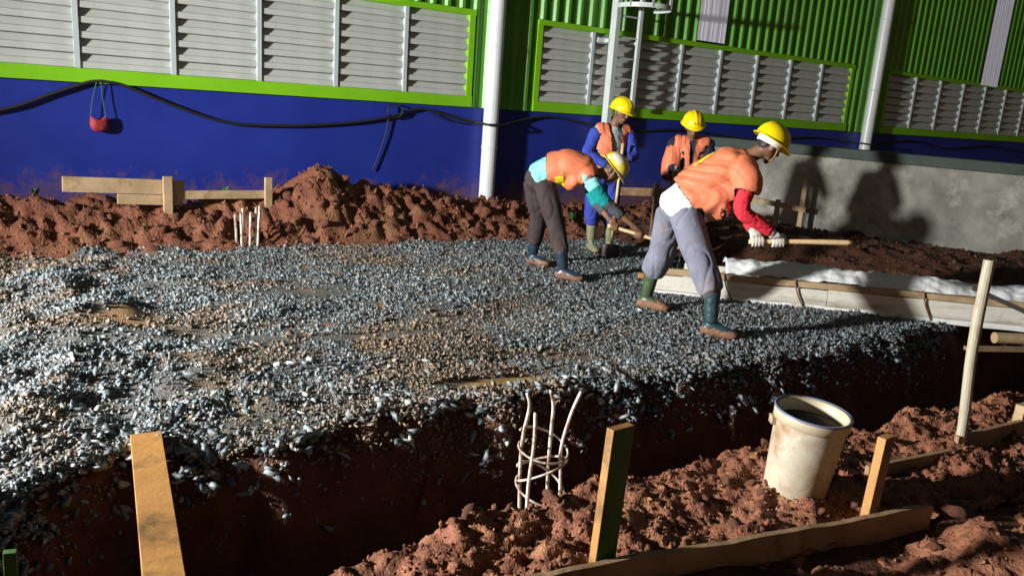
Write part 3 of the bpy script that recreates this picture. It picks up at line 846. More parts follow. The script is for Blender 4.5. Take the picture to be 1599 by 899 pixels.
# rebar cage in the trench
RC = thing('rebar_cage', (.2, 3.3, -.3), 'rusty pale rebar cage with bent bars and ring ties standing in the trench', 'rebar')
bars = [[(.13, 3.30, -.5), (.10, 3.30, -.05), (.095, 3.29, .18), (.115, 3.285, .34), (.10, 3.28, .41)],
        [(.155, 3.20, -.5), (.135, 3.21, -.05), (.145, 3.21, .2), (.14, 3.22, .345)],
        [(.255, 3.40, -.5), (.23, 3.40, -.05), (.225, 3.38, .18), (.225, 3.37, .32), (.205, 3.36, .40)],
        [(.30, 3.31, -.5), (.285, 3.33, -.05), (.275, 3.35, .12), (.305, 3.37, .28), (.345, 3.38, .40)]]
for b_ in bars:
    MB().tube(smooth_path(b_, 5), .0085, 8).build('bar', 'rebar', RC, smooth=True)
for zc, tilt in ((.12, .03), (.02, -.05), (-.07, .05)):
    pts = []
    for w in np.linspace(0, 2 * math.pi * 1.05, 34):
        pts.append(Vector((.192 + .112 * math.cos(w + 2.6), 3.305 + .108 * math.sin(w + 2.6), zc + tilt * math.cos(w) + .010 * w)))
    MB().tube(pts, .0055, 6).build('ring_tie', 'rebar', RC, smooth=True)

# plank across the trench at the left
PL = MB()
a_, b_ = Vector((-1.63, 3.38, .03)), Vector((-.98, 2.14, .0))
d_ = (b_ - a_).normalized(); sd_ = d_.cross(Z3).normalized()
PL.box((a_ + b_) / 2, (b_ - a_) / 2, sd_ * .066, Z3 * .016)
o = PL.build('trench_plank', 'wood_orange', base=(a_ + b_) / 2, bevel=.003)
tag(o, 'orange-brown plank laid across the dark trench at the left', 'plank')
ST = MB(); ST.box((-1.545, 2.25, -.24), (.018, .006, 0), (-.006, .012, 0), (.01, 0, .38))
o = ST.build('corner_stake', 'wood_green', base=(-1.545, 2.25, -.6), bevel=.002)
tag(o, 'dark green stake cut off by the bottom left corner', 'stake')

# long board with two stakes in the foreground
FBD = thing('form_board', (1.0, 2.6, 0), 'long dirty green-fronted board on edge held by two stakes in the foreground', 'form board')
bd0, bd1 = Vector((-.25, 2.165, .055)), Vector((1.80, 3.035, .055))
dd = (bd1 - bd0).normalized(); nn = Vector((dd.y, -dd.x, 0))
mb = MB(); n = 24; prev = None
for i in range(n + 1):
    p = bd0.lerp(bd1, i / n) + Z3 * (.004 * math.sin(i * .9) + .003 * math.sin(i * 2.3)) + nn * .004 * math.sin(i * .5)
    for (o_, z_) in ((-.0125, -.14), (.0125, -.14), (.0125, .085), (-.0125, .085)): mb.v.append(p + nn * o_ + Z3 * z_)
for i in range(n):
    for k in range(4):
        k2 = (k + 1) % 4; mb.f.append((4 * i + k, 4 * i + k2, 4 * i + 4 + k2, 4 * i + 4 + k))
mb.f += [(3, 2, 1, 0), (4 * n, 4 * n + 1, 4 * n + 2, 4 * n + 3)]
bo = mb.build('board', 'wood_dirty', FBD)
bo.data.materials.append(MATS['wood_green'])
for p_ in bo.data.polygons:
    if p_.normal.dot(nn) > .8 and p_.center.x + FBD.location.x < .78: p_.material_index = 1
def stake(name, c, h0, h1, face, w, t, m_face, m_edge, parent=None):
    """flat stake: broad face normal `face`"""
    f_ = Vector(face).normalized(); e_ = Vector((-f_.y, f_.x, 0))
    mb = MB(); mb.box((c[0], c[1], (h0 + h1) / 2), e_ * w / 2, f_ * t / 2, Z3 * (h1 - h0) / 2 + Vector((.012, 0, 0)))
    o = mb.build(name, m_edge, parent, bevel=.0025)
    o.data.materials.append(MATS[m_face])
    for p_ in o.data.polygons:
        if p_.normal.dot(f_) > .8: p_.material_index = 1
    return o
stake('stake', (.385, 2.49), -.2, .615, (.62, -.785, 0), .10, .034, 'wood_green', 'wood_orange', FBD)
stake('stake', (1.525, 2.985), -.2, .45, (.62, -.785, 0), .075, .036, 'wood_dirty', 'wood_orange', FBD)
# second board behind, on the right
FB2 = thing('form_board', (2.3, 3.75, 0), 'second dirty board on edge at the foot of the round pole at the right', 'form board')
mb = MB(); mb.bar((1.72, 3.46, .03), (2.30, 3.73, .045), .025, .15, Z3); mb.build('board', 'wood_dirty', FB2, bevel=.003)
mb = MB(); mb.bar((2.31, 3.80, .07), (3.30, 4.34, .10), .025, .16, Z3); mb.build('board', 'wood_dirty', FB2, bevel=.003)
stake('stake', (2.83, 4.12), -.2, .24, (.55, -.83, 0), .13, .05, 'wood_dirty', 'wood_pale', FB2)
# round pole
o = MB().tube(smooth_path([(2.335, 3.80, -.2), (2.345, 3.83, .2), (2.335, 3.87, .6), (2.345, 3.90, 1.045)], 5), [.024] * 6 + [.026] * 5 + [.027] * 5, 14).build('round_pole', 'pole_wood', base=(2.34, 3.82, 0), smooth=False)
tag(o, 'round whitish pole standing upright at the right behind the boards', 'pole')

# bucket
BK = thing('bucket', (1.285, 3.19, .085), 'dirty white plastic bucket with blue rim standing on the soil', 'bucket')
BK.scale = (.94, .94, .94)
ax = Vector((.06, -.05, 1)).normalized()
c0 = Vector((1.285, 3.19, .085))
MB().lathe(c0, [(.001, .0), (.126, 0), (.137, .008), (.1375, .012), (.149, .20), (.1575, .372), (.1575, .384), (.150, .384), (.142, .20), (.13, .05)], 72, ax).build('pail', 'bucket_plastic', BK, smooth=True)
MB().lathe(c0, [(.158, .352), (.166, .354), (.168, .392), (.166, .398), (.160, .404), (.153, .403), (.149, .392), (.146, .30)], 64, ax).build('collar', 'bucket_lip', BK, smooth=True)
MB().lathe(c0, [(.1655, .3985), (.1695, .399), (.1705, .403), (.1690, .407), (.1655, .408)], 64, ax).build('rim', 'bucket_rim', BK, smooth=True)
MB().lathe(c0, [(.001, .352), (.06, .358), (.11, .348), (.1475, .342)], 40, ax).build('contents', 'mortar_dark', BK, smooth=False)
for sgn in (-1, 1):
    MB().box(c0 + ax * .345 + Vector((.165 * sgn, .02, 0)), (.012, 0, 0), (0, .022, 0), (0, 0, .02)).build('handle_lug', 'bucket_plastic', BK, bevel=.004)
hp = [c0 + ax * .345 + Vector((.176 * math.cos(w), -.19 * math.sin(w) * .96, -.04 * math.sin(w))) for w in np.linspace(0, math.pi, 18)]

# ------------------------------------------------------------------ formwork at the right
FW = thing('formwork', (2.9, 6.85, 0), 'long low pale formwork of stacked boards lying beside the gravel', 'formwork')
fa, fb_ = Vector((1.30, 7.20, 0)), Vector((5.9, 6.62, 0))
fd = (fb_ - fa).normalized(); fn = Vector((fd.y, -fd.x, 0))
def fw_bar(t0, t1, z0, z1, o0, o1, name, m, jig=0):
    a, b = fa + fd * t0, fa + fd * t1
    mb = MB(); n = max(4, int((t1 - t0) / .07))
    for i in range(n + 1):
        p = a.lerp(b, i / n); w = t0 + (t1 - t0) * i / n
        nz = lambda k: mnoise.noise(Vector((w * 3.1, z0 * 9 + k * 3.3, o0 * 5 + k)))
        j = jig * (2 * i / n - 1)
        for k, (o_, z_) in enumerate(((o0, z0), (o1, z0), (o1, z1), (o0, z1))):
            mb.v.append(p + fn * (o_ + .007 * nz(k) + .006 * nz(9)) + Z3 * (z_ + j + (.010 if k > 1 else .005) * nz(k + 4)) + fd * .012 * nz(k + 11))
    for i in range(n):
        for k in range(4):
            k2 = (k + 1) % 4; mb.f.append((4 * i + k, 4 * i + 4 + k, 4 * i + 4 + k2, 4 * i + k2))
    mb.f += [(0, 1, 2, 3), (4 * n + 3, 4 * n + 2, 4 * n + 1, 4 * n)]
    return mb.build(name, m, FW, bevel=.003)
fw_bar(0.02, 1.55, .035, .175, -.02, .0, 'board', 'ply_form'); fw_bar(1.555, 4.6, .035, .185, -.02, .002, 'board', 'ply_form')
fw_bar(-.02, 2.2, -.02, .033, -.03, .006, 'board', 'form_white', .004); fw_bar(2.203, 4.6, -.015, .033, -.03, .010, 'board', 'form_white')
fw_bar(.10, 1.9, .188, .240, -.05, .012, 'rail', 'wood_pale', .004); fw_bar(1.903, 4.6, .192, .245, -.05, .010, 'rail', 'wood_pale', -.003)
fw_bar(-.14, .12, .12, .165, -.06, -.022, 'rail', 'wood_orange')
fw_bar(.3, 4.6, -.02, .23, -.42, -.40, 'board', 'ply_form')
for t_ in (.62, 1.25, 2.35, 3.5):
    mb = MB(); p = fa + fd * t_
    mb.tube(smooth_path([p + fn * -.03 + Z3 * .252, p + fn * .018 + Z3 * .25, p + fd * .03 + fn * .02 + Z3 * .14, p + fd * .10 + fn * .018 + Z3 * .01], 5), .007, 6)
    mb.build('wire_tie', 'rust_wire', FW, smooth=True)
# crumpled white plastic behind it
def sheet():
    us = np.linspace(0, 4.2, 180); vs = np.linspace(0, 1, 22)
    U_, V_ = np.meshgrid(us, vs)
    off = -.07 - V_ * .34
    z = .25 + .075 * np.sin(np.clip(V_, 0, 1) * math.pi) + .05 * V_
    z = z + .045 * fbm(U_, V_ * .5, .40, 4, 201, .6) + .03 * np.abs(fbm(U_ * 2, V_, .22, 3, 203)) - .02
    X = fa.x + fd.x * (U_ + .65) + fn.x * off; Y = fa.y + fd.y * (U_ + .65) + fn.y * off
    o = link_mesh('plastic_sheet', grid_mesh('plastic_sheet', X, Y, z), 'plastic_sheet', base=(3.6, 7.1, .25), smooth=True)
    sd = o.modifiers.new('thick', 'SOLIDIFY'); sd.thickness = .003
    tag(o, 'crumpled white plastic sheet laid along the top of the formwork', 'plastic sheet')
sheet()
o = MB().tube([(3.92, 6.24, .055), (4.6, 6.28, .065)], .045, 16).build('timber_log', 'wood_pale', base=(4.2, 6.26, .05)); tag(o, 'short pale log end poking in below the formwork at the right edge', 'log')
o = MB().tube([(3.70, 6.30, .44), (4.35, 6.05, .20), (4.8, 5.9, .02)], .018, 10).build('steel_bar', 'steel_dark', base=(4.2, 6.1, .2)); tag(o, 'dark steel pipe leaning down beside the round pole', 'pipe')
mb = MB(); mb.bar((3.6, 6.05, .0), (4.7, 6.2, .02), .06, .03, Z3); o = mb.build('loose_batten', 'wood_dirty', base=(4.1, 6.1, 0)); tag(o, 'dim batten lying below the log at the right edge', 'batten')

# ------------------------------------------------------------------ concrete wall
CW = thing('concrete_wall', CW_A, 'low rough grey concrete wall with a dark ledge catching the shadows', 'wall')
def cw_wall():
    L_ = (CW_B - CW_A).length
    a = np.linspace(0, L_, 160); z = np.linspace(-.3, 1.15, 40)
    A, Zz = np.meshgrid(a, z)
    b = .006 * fbm(A, Zz, .5, 4, 301) + .003 * fbm(A, Zz, .09, 3, 302)
    X = CW_A.x + CWD.x * A + CWN.x * b; Y = CW_A.y + CWD.y * A + CWN.y * b
    o = link_mesh('wall_face', grid_mesh('wall_face', X, Y, Zz), 'concrete', CW, smooth=True)
    c = (CW_A + CW_B) / 2
    MB().box(c - CWN * .16 + Z3 * .42, CWD * (L_ / 2 - .001), CWN * .13, Z3 * .72).build('wall_core', 'concrete', CW)
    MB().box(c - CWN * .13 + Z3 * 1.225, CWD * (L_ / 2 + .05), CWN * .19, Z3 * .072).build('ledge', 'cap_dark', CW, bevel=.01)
cw_wall()

# ================================================================== PEOPLE
def V(*a): return Vector(a)
def limb(mb, pts, rad, side=None, seg=18, n=5):
    """closed rounded tube of elliptical rings; rad entries r or (r_side, r_other)"""
    P = smooth_path(pts, n)
    rr = [(r, r) if not hasattr(r, '__len__') else r for r in rad]
    RR = []
    for i in range(len(rr) - 1):
        for k in range(n):
            t = k / n; t = t * t * (3 - 2 * t)
            RR.append((rr[i][0] * (1 - t) + rr[i + 1][0] * t, rr[i][1] * (1 - t) + rr[i + 1][1] * t))
    RR.append(rr[-1])
    t0 = (P[1] - P[0]).normalized(); t1 = (P[-1] - P[-2]).normalized()
    m0 = min(RR[0]); m1 = min(RR[-1])
    P = [P[0] - t0 * m0 * .55, P[0] - t0 * m0 * .33] + P + [P[-1] + t1 * m1 * .33, P[-1] + t1 * m1 * .55]
    RR = [(RR[0][0] * .35, RR[0][1] * .35), (RR[0][0] * .78, RR[0][1] * .78)] + RR + [(RR[-1][0] * .78, RR[-1][1] * .78), (RR[-1][0] * .35, RR[-1][1] * .35)]
    ref = Vector(side).normalized() if side is not None else V(.2, .9, .3).normalized()
    base = len(mb.v); N_ = len(P)
    for i, p in enumerate(P):
        t = (P[min(i + 1, N_ - 1)] - P[max(i - 1, 0)]).normalized()
        a = ref - t * ref.dot(t)
        if a.length < .05: a = t.orthogonal()
        a.normalize(); b = t.cross(a)
        if side is None: ref = a
        for k in range(seg):
            w = 2 * math.pi * k / seg
            mb.v.append(p + a * math.cos(w) * RR[i][0] + b * math.sin(w) * RR[i][1])
    for i in range(N_ - 1):
        for k in range(seg):
            k2 = (k + 1) % seg
            mb.f.append((base + i * seg + k, base + i * seg + k2, base + (i + 1) * seg + k2, base + (i + 1) * seg + k))
    mb.f.append(tuple(base + k for k in reversed(range(seg))))
    mb.f.append(tuple(base + (N_ - 1) * seg + k for k in range(seg)))
    return mb
def skin_of(mb, voxel, smooth=3):
    me = mb.mesh('tmp'); o = bpy.data.objects.new('tmp', me); col.objects.link(o)
    r = o.modifiers.new('r', 'REMESH'); r.mode = 'VOXEL'; r.voxel_size = voxel; r.use_smooth_shade = True
    if smooth:
        s = o.modifiers.new('s', 'SMOOTH'); s.factor = .5; s.iterations = smooth
    dg = bpy.context.evaluated_depsgraph_get(); dg.update()
    out = bpy.data.meshes.new_from_object(o.evaluated_get(dg))
    bpy.data.objects.remove(o); bpy.data.meshes.remove(me)
    return out
def folds(me, amp, freq=(9, 9, 9), seed=0, sharp=True):
    nv = len(me.vertices)
    co = np.empty(nv * 3, np.float32); me.vertices.foreach_get('co', co); co = co.reshape(-1, 3)
    no = np.empty(nv * 3, np.float32); me.vertex_normals.foreach_get('vector', no); no = no.reshape(-1, 3)
    d = np.empty(nv)
    f = Vector(freq)
    for i in range(nv):
        p = Vector((co[i, 0] * f.x + seed * 3.7, co[i, 1] * f.y + seed, co[i, 2] * f.z))
        a = mnoise.noise(p); b = mnoise.noise(p * 2.3 + Vector((5, 1, 2)))
        d[i] = (1 - math.exp(-(a / .11) ** 2)) * .9 - .7 + mnoise.noise(p * .45) * .5 + b * .12 if sharp else a + .4 * b
    co += no * (d * amp)[:, None].astype(np.float32)
    me.vertices.foreach_set('co', co.ravel()); me.update()
    return me
def drape(me, o0, d, amp, wl, seed=0):
    """hanging-cloth folds: noise-warped parallel creases, d the direction across them"""
    nv = len(me.vertices)
    co = np.empty(nv * 3, np.float32); me.vertices.foreach_get('co', co); co = co.reshape(-1, 3)
    no = np.empty(nv * 3, np.float32); me.vertex_normals.foreach_get('vector', no); no = no.reshape(-1, 3)
    off = np.empty(nv)
    for i in range(nv):
        c = Vector(co[i]); p = c * 3.2 + Vector((seed * 1.7, seed, 3))
        t = (c - o0).dot(d) / wl + 1.3 * mnoise.noise(p)
        m = min(1.0, max(0.0, .55 + 1.4 * mnoise.noise(c * 2.6 + Vector((seed, 7, 1)))))
        off[i] = (.7 * math.sin(2 * math.pi * t) + .3 * math.sin(4.6 * math.pi * t + 1)) * m + .3 * mnoise.noise(c * 11) + .12 * mnoise.noise(c * 31)
    co += no * (off * amp)[:, None].astype(np.float32)
    me.vertices.foreach_set('co', co.ravel()); me.update()
    return me
def trim_edges(me, mat_index):
    """the outermost faces along open edges take the trim material"""
    bm = bmesh.new(); bm.from_mesh(me)
    for e in bm.edges:
        if e.is_boundary:
            for f in e.link_faces: f.material_index = mat_index
    bm.to_mesh(me); bm.free(); me.update()
def drop_faces(me, pred):
    bm = bmesh.new(); bm.from_mesh(me)
    kill = [f for f in bm.faces if pred(f.calc_center_median(), f.normal)]
    bmesh.ops.delete(bm, geom=kill, context='FACES'); bm.to_mesh(me); bm.free(); me.update(); return me
def patch_from(me, pred, offset=.010):
    bm = bmesh.new(); bm.from_mesh(me)
    kill = [f for f in bm.faces if not pred(f.calc_center_median(), f.normal)]
    bmesh.ops.delete(bm, geom=kill, context='FACES')
    for v in bm.verts: v.co += v.normal * offset
    out = bpy.data.meshes.new('patch'); bm.to_mesh(out); bm.free(); out.update(); return out
def grip(mb, wrist, c, h, r, thick=1.0, thumb_dir=1):
    """hand closed round a handle: c on its axis, h along it, r its radius"""
    c, h, wrist = Vector(c), Vector(h).normalized(), Vector(wrist)
    a = (wrist - c); a = (a - h * a.dot(h)); a.normalize(); b = h.cross(a)
    kn = c + a * (r + .012) + b * .022
    limb(mb, [wrist, wrist.lerp(kn, .35), kn - b * .03 + a * .008, kn], [(.027 * thick, .021 * thick), (.036 * thick, .019 * thick), (.042 * thick, .018 * thick), (.040 * thick, .014 * thick)], h, 14, 3)
    for i, (ln, rr) in enumerate(((215, .0092), (235, .0098), (228, .0094), (200, .0082))):
        off = (i - 1.5) * .0205 * thick
        R_ = r + rr * thick
        pts = [c + h * off + (a * math.cos(R(t)) + b * math.sin(R(t))) * (R_ + .003) for t in np.linspace(20, 20 + ln, 7)]
        limb(mb, pts, [rr * 1.15 * thick] * 2 + [rr * thick] * 3 + [rr * .9 * thick] * 2, None, 8, 2)
    th = [wrist.lerp(kn, .35) + h * .030 * thumb_dir, c + h * .042 * thumb_dir + (a * .9 - b * .45).normalized() * (r + .018)]
    th += [c + h * (.046 * thumb_dir) + (a * math.cos(R(t)) + b * math.sin(R(t))) * (r + .011) for t in (-75, -120, -155)]
    limb(mb, th, [.014 * thick, .0125 * thick, .011 * thick, .0105 * thick, .009 * thick], None, 8, 3)
def foot_mb(mb, top, ankle, toe, rs, ra):
    top, ankle, toe = Vector(top), Vector(ankle), Vector(toe)
    heel = Vector((ankle.x, ankle.y, .0)); f = Vector((toe.x - ankle.x, toe.y - ankle.y, 0)).normalized()
    limb(mb, [top, top.lerp(ankle, .5), ankle + Z3 * .035], [rs, (rs + ra) / 2, ra], None, 18, 4)
    g = min(ankle.z, .09) - .085
    base = Vector((ankle.x, ankle.y, g))
    side = f.cross(Z3)
    limb(mb, [base - f * .055 + Z3 * .045, base + Z3 * .058, base + f * .09 + Z3 * .050, base + f * .155 + Z3 * .040, base + f * .195 + Z3 * .034],
         [(.038, .045), (.045, .058), (.048, .048), (.050, .038), (.036, .028)], side, 18, 4)
def hard_hat(parent, c, up, fwd, m, badge=True):
    c, up = Vector(c), Vector(up).normalized(); fwd = Vector(fwd); fwd = (fwd - up * fwd.dot(up)).normalized(); sd = up.cross(fwd)
    mb = MB(); seg = 56; rows = 14
    for j in range(rows + 1):
        th = (math.pi / 2) * j / rows
        for k in range(seg):
            w = 2 * math.pi * k / seg
            cr, hz = math.cos(th), math.sin(th)
            x, y = .142 * math.cos(w) * cr ** .85, .118 * math.sin(w) * cr ** .85
            z = .125 * hz
            rg = math.exp(-(y / .016) ** 2) * .009 * min(1, hz * 2.2) + .004 * math.exp(-((abs(y) - .045) / .010) ** 2) * min(1, hz * 2)
            mb.v.append(c + fwd * (x * (1 + rg * 2)) + sd * y + up * (z + rg))
    for j in range(rows):
        for k in range(seg):
            k2 = (k + 1) % seg; mb.f.append((j * seg + k, j * seg + k2, (j + 1) * seg + k2, (j + 1) * seg + k))
    n0 = len(mb.v)
    for (ex, dz) in ((.006, -.002), (.016, -.006), (.018, -.012), (.012, -.012)):
        for k in range(seg):
            w = 2 * math.pi * k / seg
            vis = max(0, math.cos(w)) ** 2.2
            x = (.142 + ex + (.034 * vis if ex > .01 else .012 * vis)) * math.cos(w); y = (.118 + ex) * math.sin(w)
            mb.v.append(c + fwd * x + sd * y + up * (dz - .014 * vis * (1 if ex > .01 else .4)))
    prev = 0
    for q in range(4):
        cur = n0 + q * seg
        for k in range(seg):
            k2 = (k + 1) % seg; mb.f.append((prev + k2, prev + k, cur + k, cur + k2))
        prev = cur
    hat = mb.build('hard_hat', m, parent, smooth=True)
    if badge:
        pm = MB(); n0 = 0
        for (yy, zz) in ((-.02, .028), (.02, .028), (.02, .056), (-.02, .056)):
            th = math.asin(zz / .125); cr = math.cos(th) ** .85
            xx = .142 * cr * math.sqrt(max(0, 1 - (yy / (.118 * cr)) ** 2)) + .004
            pm.v.append(c + fwd * xx + sd * yy + up * zz)
        pm.f.append((0, 1, 2, 3)); b = pm.build('badge', 'badge_dark', hat)
        s_ = b.modifiers.new('t', 'SOLIDIFY'); s_.thickness = .003
    return hat
def head_mb(mb, c, up, fwd):
    """skull, jaw, nose, brow, ears, lips as one lump set; c = centre of the head"""
    up = Vector(up).normalized(); fwd = Vector(fwd); fwd = (fwd - up * fwd.dot(up)).normalized(); sd = up.cross(fwd); c = Vector(c)
    limb(mb, [c - up * .055 + fwd * .030, c - up * .01 + fwd * .008, c + up * .045 - fwd * .004, c + up * .085 - fwd * .008], [(.050, .060), (.068, .084), (.073, .092), (.052, .066)], sd, 20, 4)
    limb(mb, [c - up * .098 + fwd * .058, c - up * .075 + fwd * .046], [(.024, .022), (.042, .040)], sd, 14, 3)
    limb(mb, [c + up * .018 + fwd * .088, c - up * .012 + fwd * .102, c - up * .026 + fwd * .106], [.009, .012, .015], None, 10, 3)
    limb(mb, [c + sd * .045 + up * .028 + fwd * .078, c + up * .026 + fwd * .090, c - sd * .045 + up * .028 + fwd * .078], [.010, .010, .010], None, 8, 3)
    limb(mb, [c + sd * .022 - up * .056 + fwd * .084, c - up * .056 + fwd * .092, c - sd * .022 - up * .056 + fwd * .084], [.007, .010, .007], None, 8, 3)
    for s in (-1, 1):
        limb(mb, [c + sd * s * .074 - up * .028 - fwd * .004, c + sd * s * .080 + up * .004 - fwd * .010, c + sd * s * .078 + up * .028 - fwd * .012], [(.008, .014), (.009, .020), (.008, .016)], sd, 10, 3)
    return sd, fwd, up

def torso_frame(J):
    sp = [Vector(J[k]) for k in ('pelvis', 'waist', 'chest', 'upper', 'neck')]
    return sp, Vector(J['side']).normalized()
def person(label, J, S):
    """J joints (world), S styles. Body is one surface; clothes are its children."""
    sp, side = torso_frame(J)
    base = Vector((J['anR'][0] * .5 + J['anL'][0] * .5, J['anR'][1] * .5 + J['anL'][1] * .5, 0))
    T = thing('person', base, label, 'person', 'workers with hoes and shovels')
    vx = S.get('voxel', .011)
    # ---- body
    mb = MB()
    limb(mb, sp, [(.145, .105), (.13, .098), (.155, .11), (.15, .095), (.062, .058)], side)
    limb(mb, [sp[4] - (Vector(J['head']) - sp[4]) * .3, sp[4].lerp(Vector(J['head']), .35), Vector(J['head']) - Vector(J['hup']).normalized() * .02], [.060, .054, .055])
    head_mb(mb, J['head'], J['hup'], J['hfwd'])
    for k in 'RL':
        limb(mb, [J['sh' + k], Vector(J['sh' + k]).lerp(Vector(J['el' + k]), .5), J['el' + k], Vector(J['el' + k]).lerp(Vector(J['wr' + k]), .4), J['wr' + k]], [.052, .046, .038, .039, .026])
        g = J.get('grip' + k)
        if g and not S.get('gloves'): grip(mb, J['wr' + k], g[0], g[1], g[2], 1.0, g[3] if len(g) > 3 else 1)
        limb(mb, [J['hip' + k], Vector(J['hip' + k]).lerp(Vector(J['kn' + k]), .5), J['kn' + k], J['bt' + k], J['an' + k]], [.080, .072, .056, .048, .036])
    me = skin_of(mb, .0092, 2)
    link_mesh('body', me, 'skin', T, smooth=True)
    up, fw = Vector(J['hup']).normalized(), Vector(J['hfwd']); fw = (fw - up * fw.dot(up)).normalized(); sdh = up.cross(fw); hc = Vector(J['head'])
    for s in (-1, 1):
        MB().lathe(hc + sdh * s * .031 + up * .012 + fw * .079, [(.001, -.009), (.009, -.004), (.010, 0), (.008, .005), (.001, .008)], 10, fw).build('eye', 'eye_dark', T, smooth=True)
    hm = MB(); limb(hm, [hc - up * .035 - fw * .050, hc + up * .01 - fw * .035, hc + up * .06 - fw * .014], [(.046, .034), (.070, .064), (.068, .080)], sdh, 18, 4)
    link_mesh('hair', folds(skin_of(hm, .010, 2), .003, (40, 40, 40), 3), 'hair', T, smooth=True)
    # ---- shirt
    hem = S.get('hem', 0.0)
    mb = MB()
    lo = sp[0].lerp(sp[1], S.get('shirt_from', .4))
    limb(mb, [lo, sp[1], sp[2], sp[3], sp[4].lerp(sp[3], .25)], [(.165 + hem, .128 + hem), (.155 + hem * .5, .12 + hem * .5), (.178, .13), (.172, .115), (.078, .072)], side)
    for k in 'RL':
        limb(mb, [Vector(J['sh' + k]).lerp(sp[3], .35), J['sh' + k]], [.085, .074])
    if not S.get('sleeve_sep'):
        for k in 'RL':
            e = Vector(J['el' + k]); w = Vector(J['wr' + k])
            limb(mb, [J['sh' + k], Vector(J['sh' + k]).lerp(e, .5), e, e.lerp(w, .5), e.lerp(w, .93)], [.073, .066, .056, .050, .040])
    link_mesh('shirt', folds(skin_of(mb, vx, 3), .009, (9, 9, 6), 1), S['shirt'], T, smooth=True)
    if S.get('sleeve_sep'):
        for k in 'RL':
            e = Vector(J['el' + k]); w = Vector(J['wr' + k]); sh = Vector(J['sh' + k])
            for (nm, a0, a1, m_, r0, r1) in S['sleeve_sep']:
                def at(t): return sh.lerp(e, t) if t <= 1 else e.lerp(w, t - 1)
                def rad(t): return np.interp(t, [0, .6, 1, 1.5, 2], [.074, .066, .056, .049, .040])
                ts = np.linspace(a0, a1, 7 if a1 - a0 > .8 else 4)
                mb = MB(); limb(mb, [at(t) for t in ts], [rad(t) + r0 for t in ts], None, 18, 3)
                link_mesh(nm, folds(skin_of(mb, .009, 2), .007, (16, 16, 26), 2), m_, T, smooth=True)
    # ---- trousers
    mb = MB(); bg = S.get('baggy', 0.0)
    limb(mb, [sp[0].lerp(Vector(J['hipR']).lerp(Vector(J['hipL']), .5), 1.0), sp[0], sp[0].lerp(sp[1], .75)], [(.150, .125), (.172, .138), (.158, .122)], side)
    for k in 'RL':
        h, kn, bt = Vector(J['hip' + k]), Vector(J['kn' + k]), Vector(J['bt' + k])
        limb(mb, [h, h.lerp(kn, .5), kn, kn.lerp(bt, .55), kn.lerp(bt, .9), bt], [.112 + bg * .3, .100 + bg * .6, .082 + bg, .078 + bg * 1.05, .076 + bg * .8, .064 + bg * .25])
    me = folds(skin_of(mb, vx, 3), .009, (9, 9, 3), 5)
    if S.get('trouser_legs'):     # legs of two colours as worn
        link_mesh('trousers', me, S['trousers'], T, smooth=True)
    else:
        link_mesh('trousers', me, S['trousers'], T, smooth=True)
    # ---- boots
    for k in 'RL':
        mb = MB(); foot_mb(mb, Vector(J['bt' + k]) + Z3 * .03, J['an' + k], J['to' + k], .066, .048)
        me = folds(skin_of(mb, .0085, 2), .003, (20, 20, 30), 8)
        o = link_mesh('boot', me, S['boots'][0 if k == 'R' else 1], T, smooth=True)
        me.materials.append(MATS['boot_mud'])
        for p in me.polygons:
            c = p.center
            if c.z + .035 * mnoise.noise(c * 17) < S.get('mud', .055): p.material_index = 1
    # ---- gloves
    if S.get('gloves'):
        for k in 'RL':
            g = J.get('grip' + k); mb = MB(); grip(mb, J['wr' + k], g[0], g[1], g[2], 1.18, 1)
            w = Vector(J['wr' + k]); e = Vector(J['el' + k]); limb(mb, [w.lerp(e, .16), w], [.040, .036])
            link_mesh('glove', skin_of(mb, .0065, 2), S['gloves'], T, smooth=True)
    # ---- vest
    mb = MB(); vf = S.get('vest_from', .15); ad = S.get('vest_add', 0)
    lo = sp[1].lerp(sp[2], vf) if vf >= 0 else sp[1].lerp(sp[0], -vf)
    limb(mb, [lo, lo.lerp(sp[2], .6), sp[2], sp[3], sp[4].lerp(sp[3], .35)], [(.195 + ad, .150 + ad), (.192 + ad, .148 + ad), (.205, .155), (.190, .140), (.098, .092)], side)
    for k in 'RL':
        s_ = Vector(J['sh' + k]); limb(mb, [s_.lerp(sp[3], .5), s_.lerp(sp[3], .10)], [.105, .088])
    for extra in S.get('vest_extra', []): limb(mb, extra[0], extra[1], side)
    me = skin_of(mb, vx * .9, S.get('vest_smooth', 7))
    ax = (sp[3] - sp[1]).normalized(); fr = side.cross(ax)      # spine axis, front direction
    if fr.dot(Vector(J['front'])) < 0: fr = -fr
    t_lo = (lo - sp[1]).dot(ax)
    def cut(c, n):
        q = c - sp[1]
        if n.dot(ax) < -.5 and q.dot(ax) < t_lo + .04: return True          # open hem
        for k in 'RL':                                                       # open armholes
            sh = Vector(J['sh' + k]); a = (Vector(J['el' + k]) - sh).normalized(); q = c - sh; t = q.dot(a)
            if n.dot(a) > .5 and t > S.get('cap', .02) and (q - a * t).length < .13: return True
        return False
    drop_faces(me, cut)
    if S.get('vest_open'):
        w0, w1 = S['vest_open']
        o0 = sp[1]
        def pred(c, n):
            q = c - o0; l = q.dot(side); t = q.dot(ax)
            return n.dot(fr) > .15 and abs(l - S.get('open_shift', 0)) < w0 + (w1 - w0) * max(0, t) / .4
        drop_faces(me, pred)
    drape(me, sp[1], ax.lerp(side, .35).normalized() if ax.z < .8 else side.lerp(ax, .2).normalized(), S.get('vest_fold', .006), (.15 if ax.z < .8 else .11), S.get('seed', 0))
    strips = []
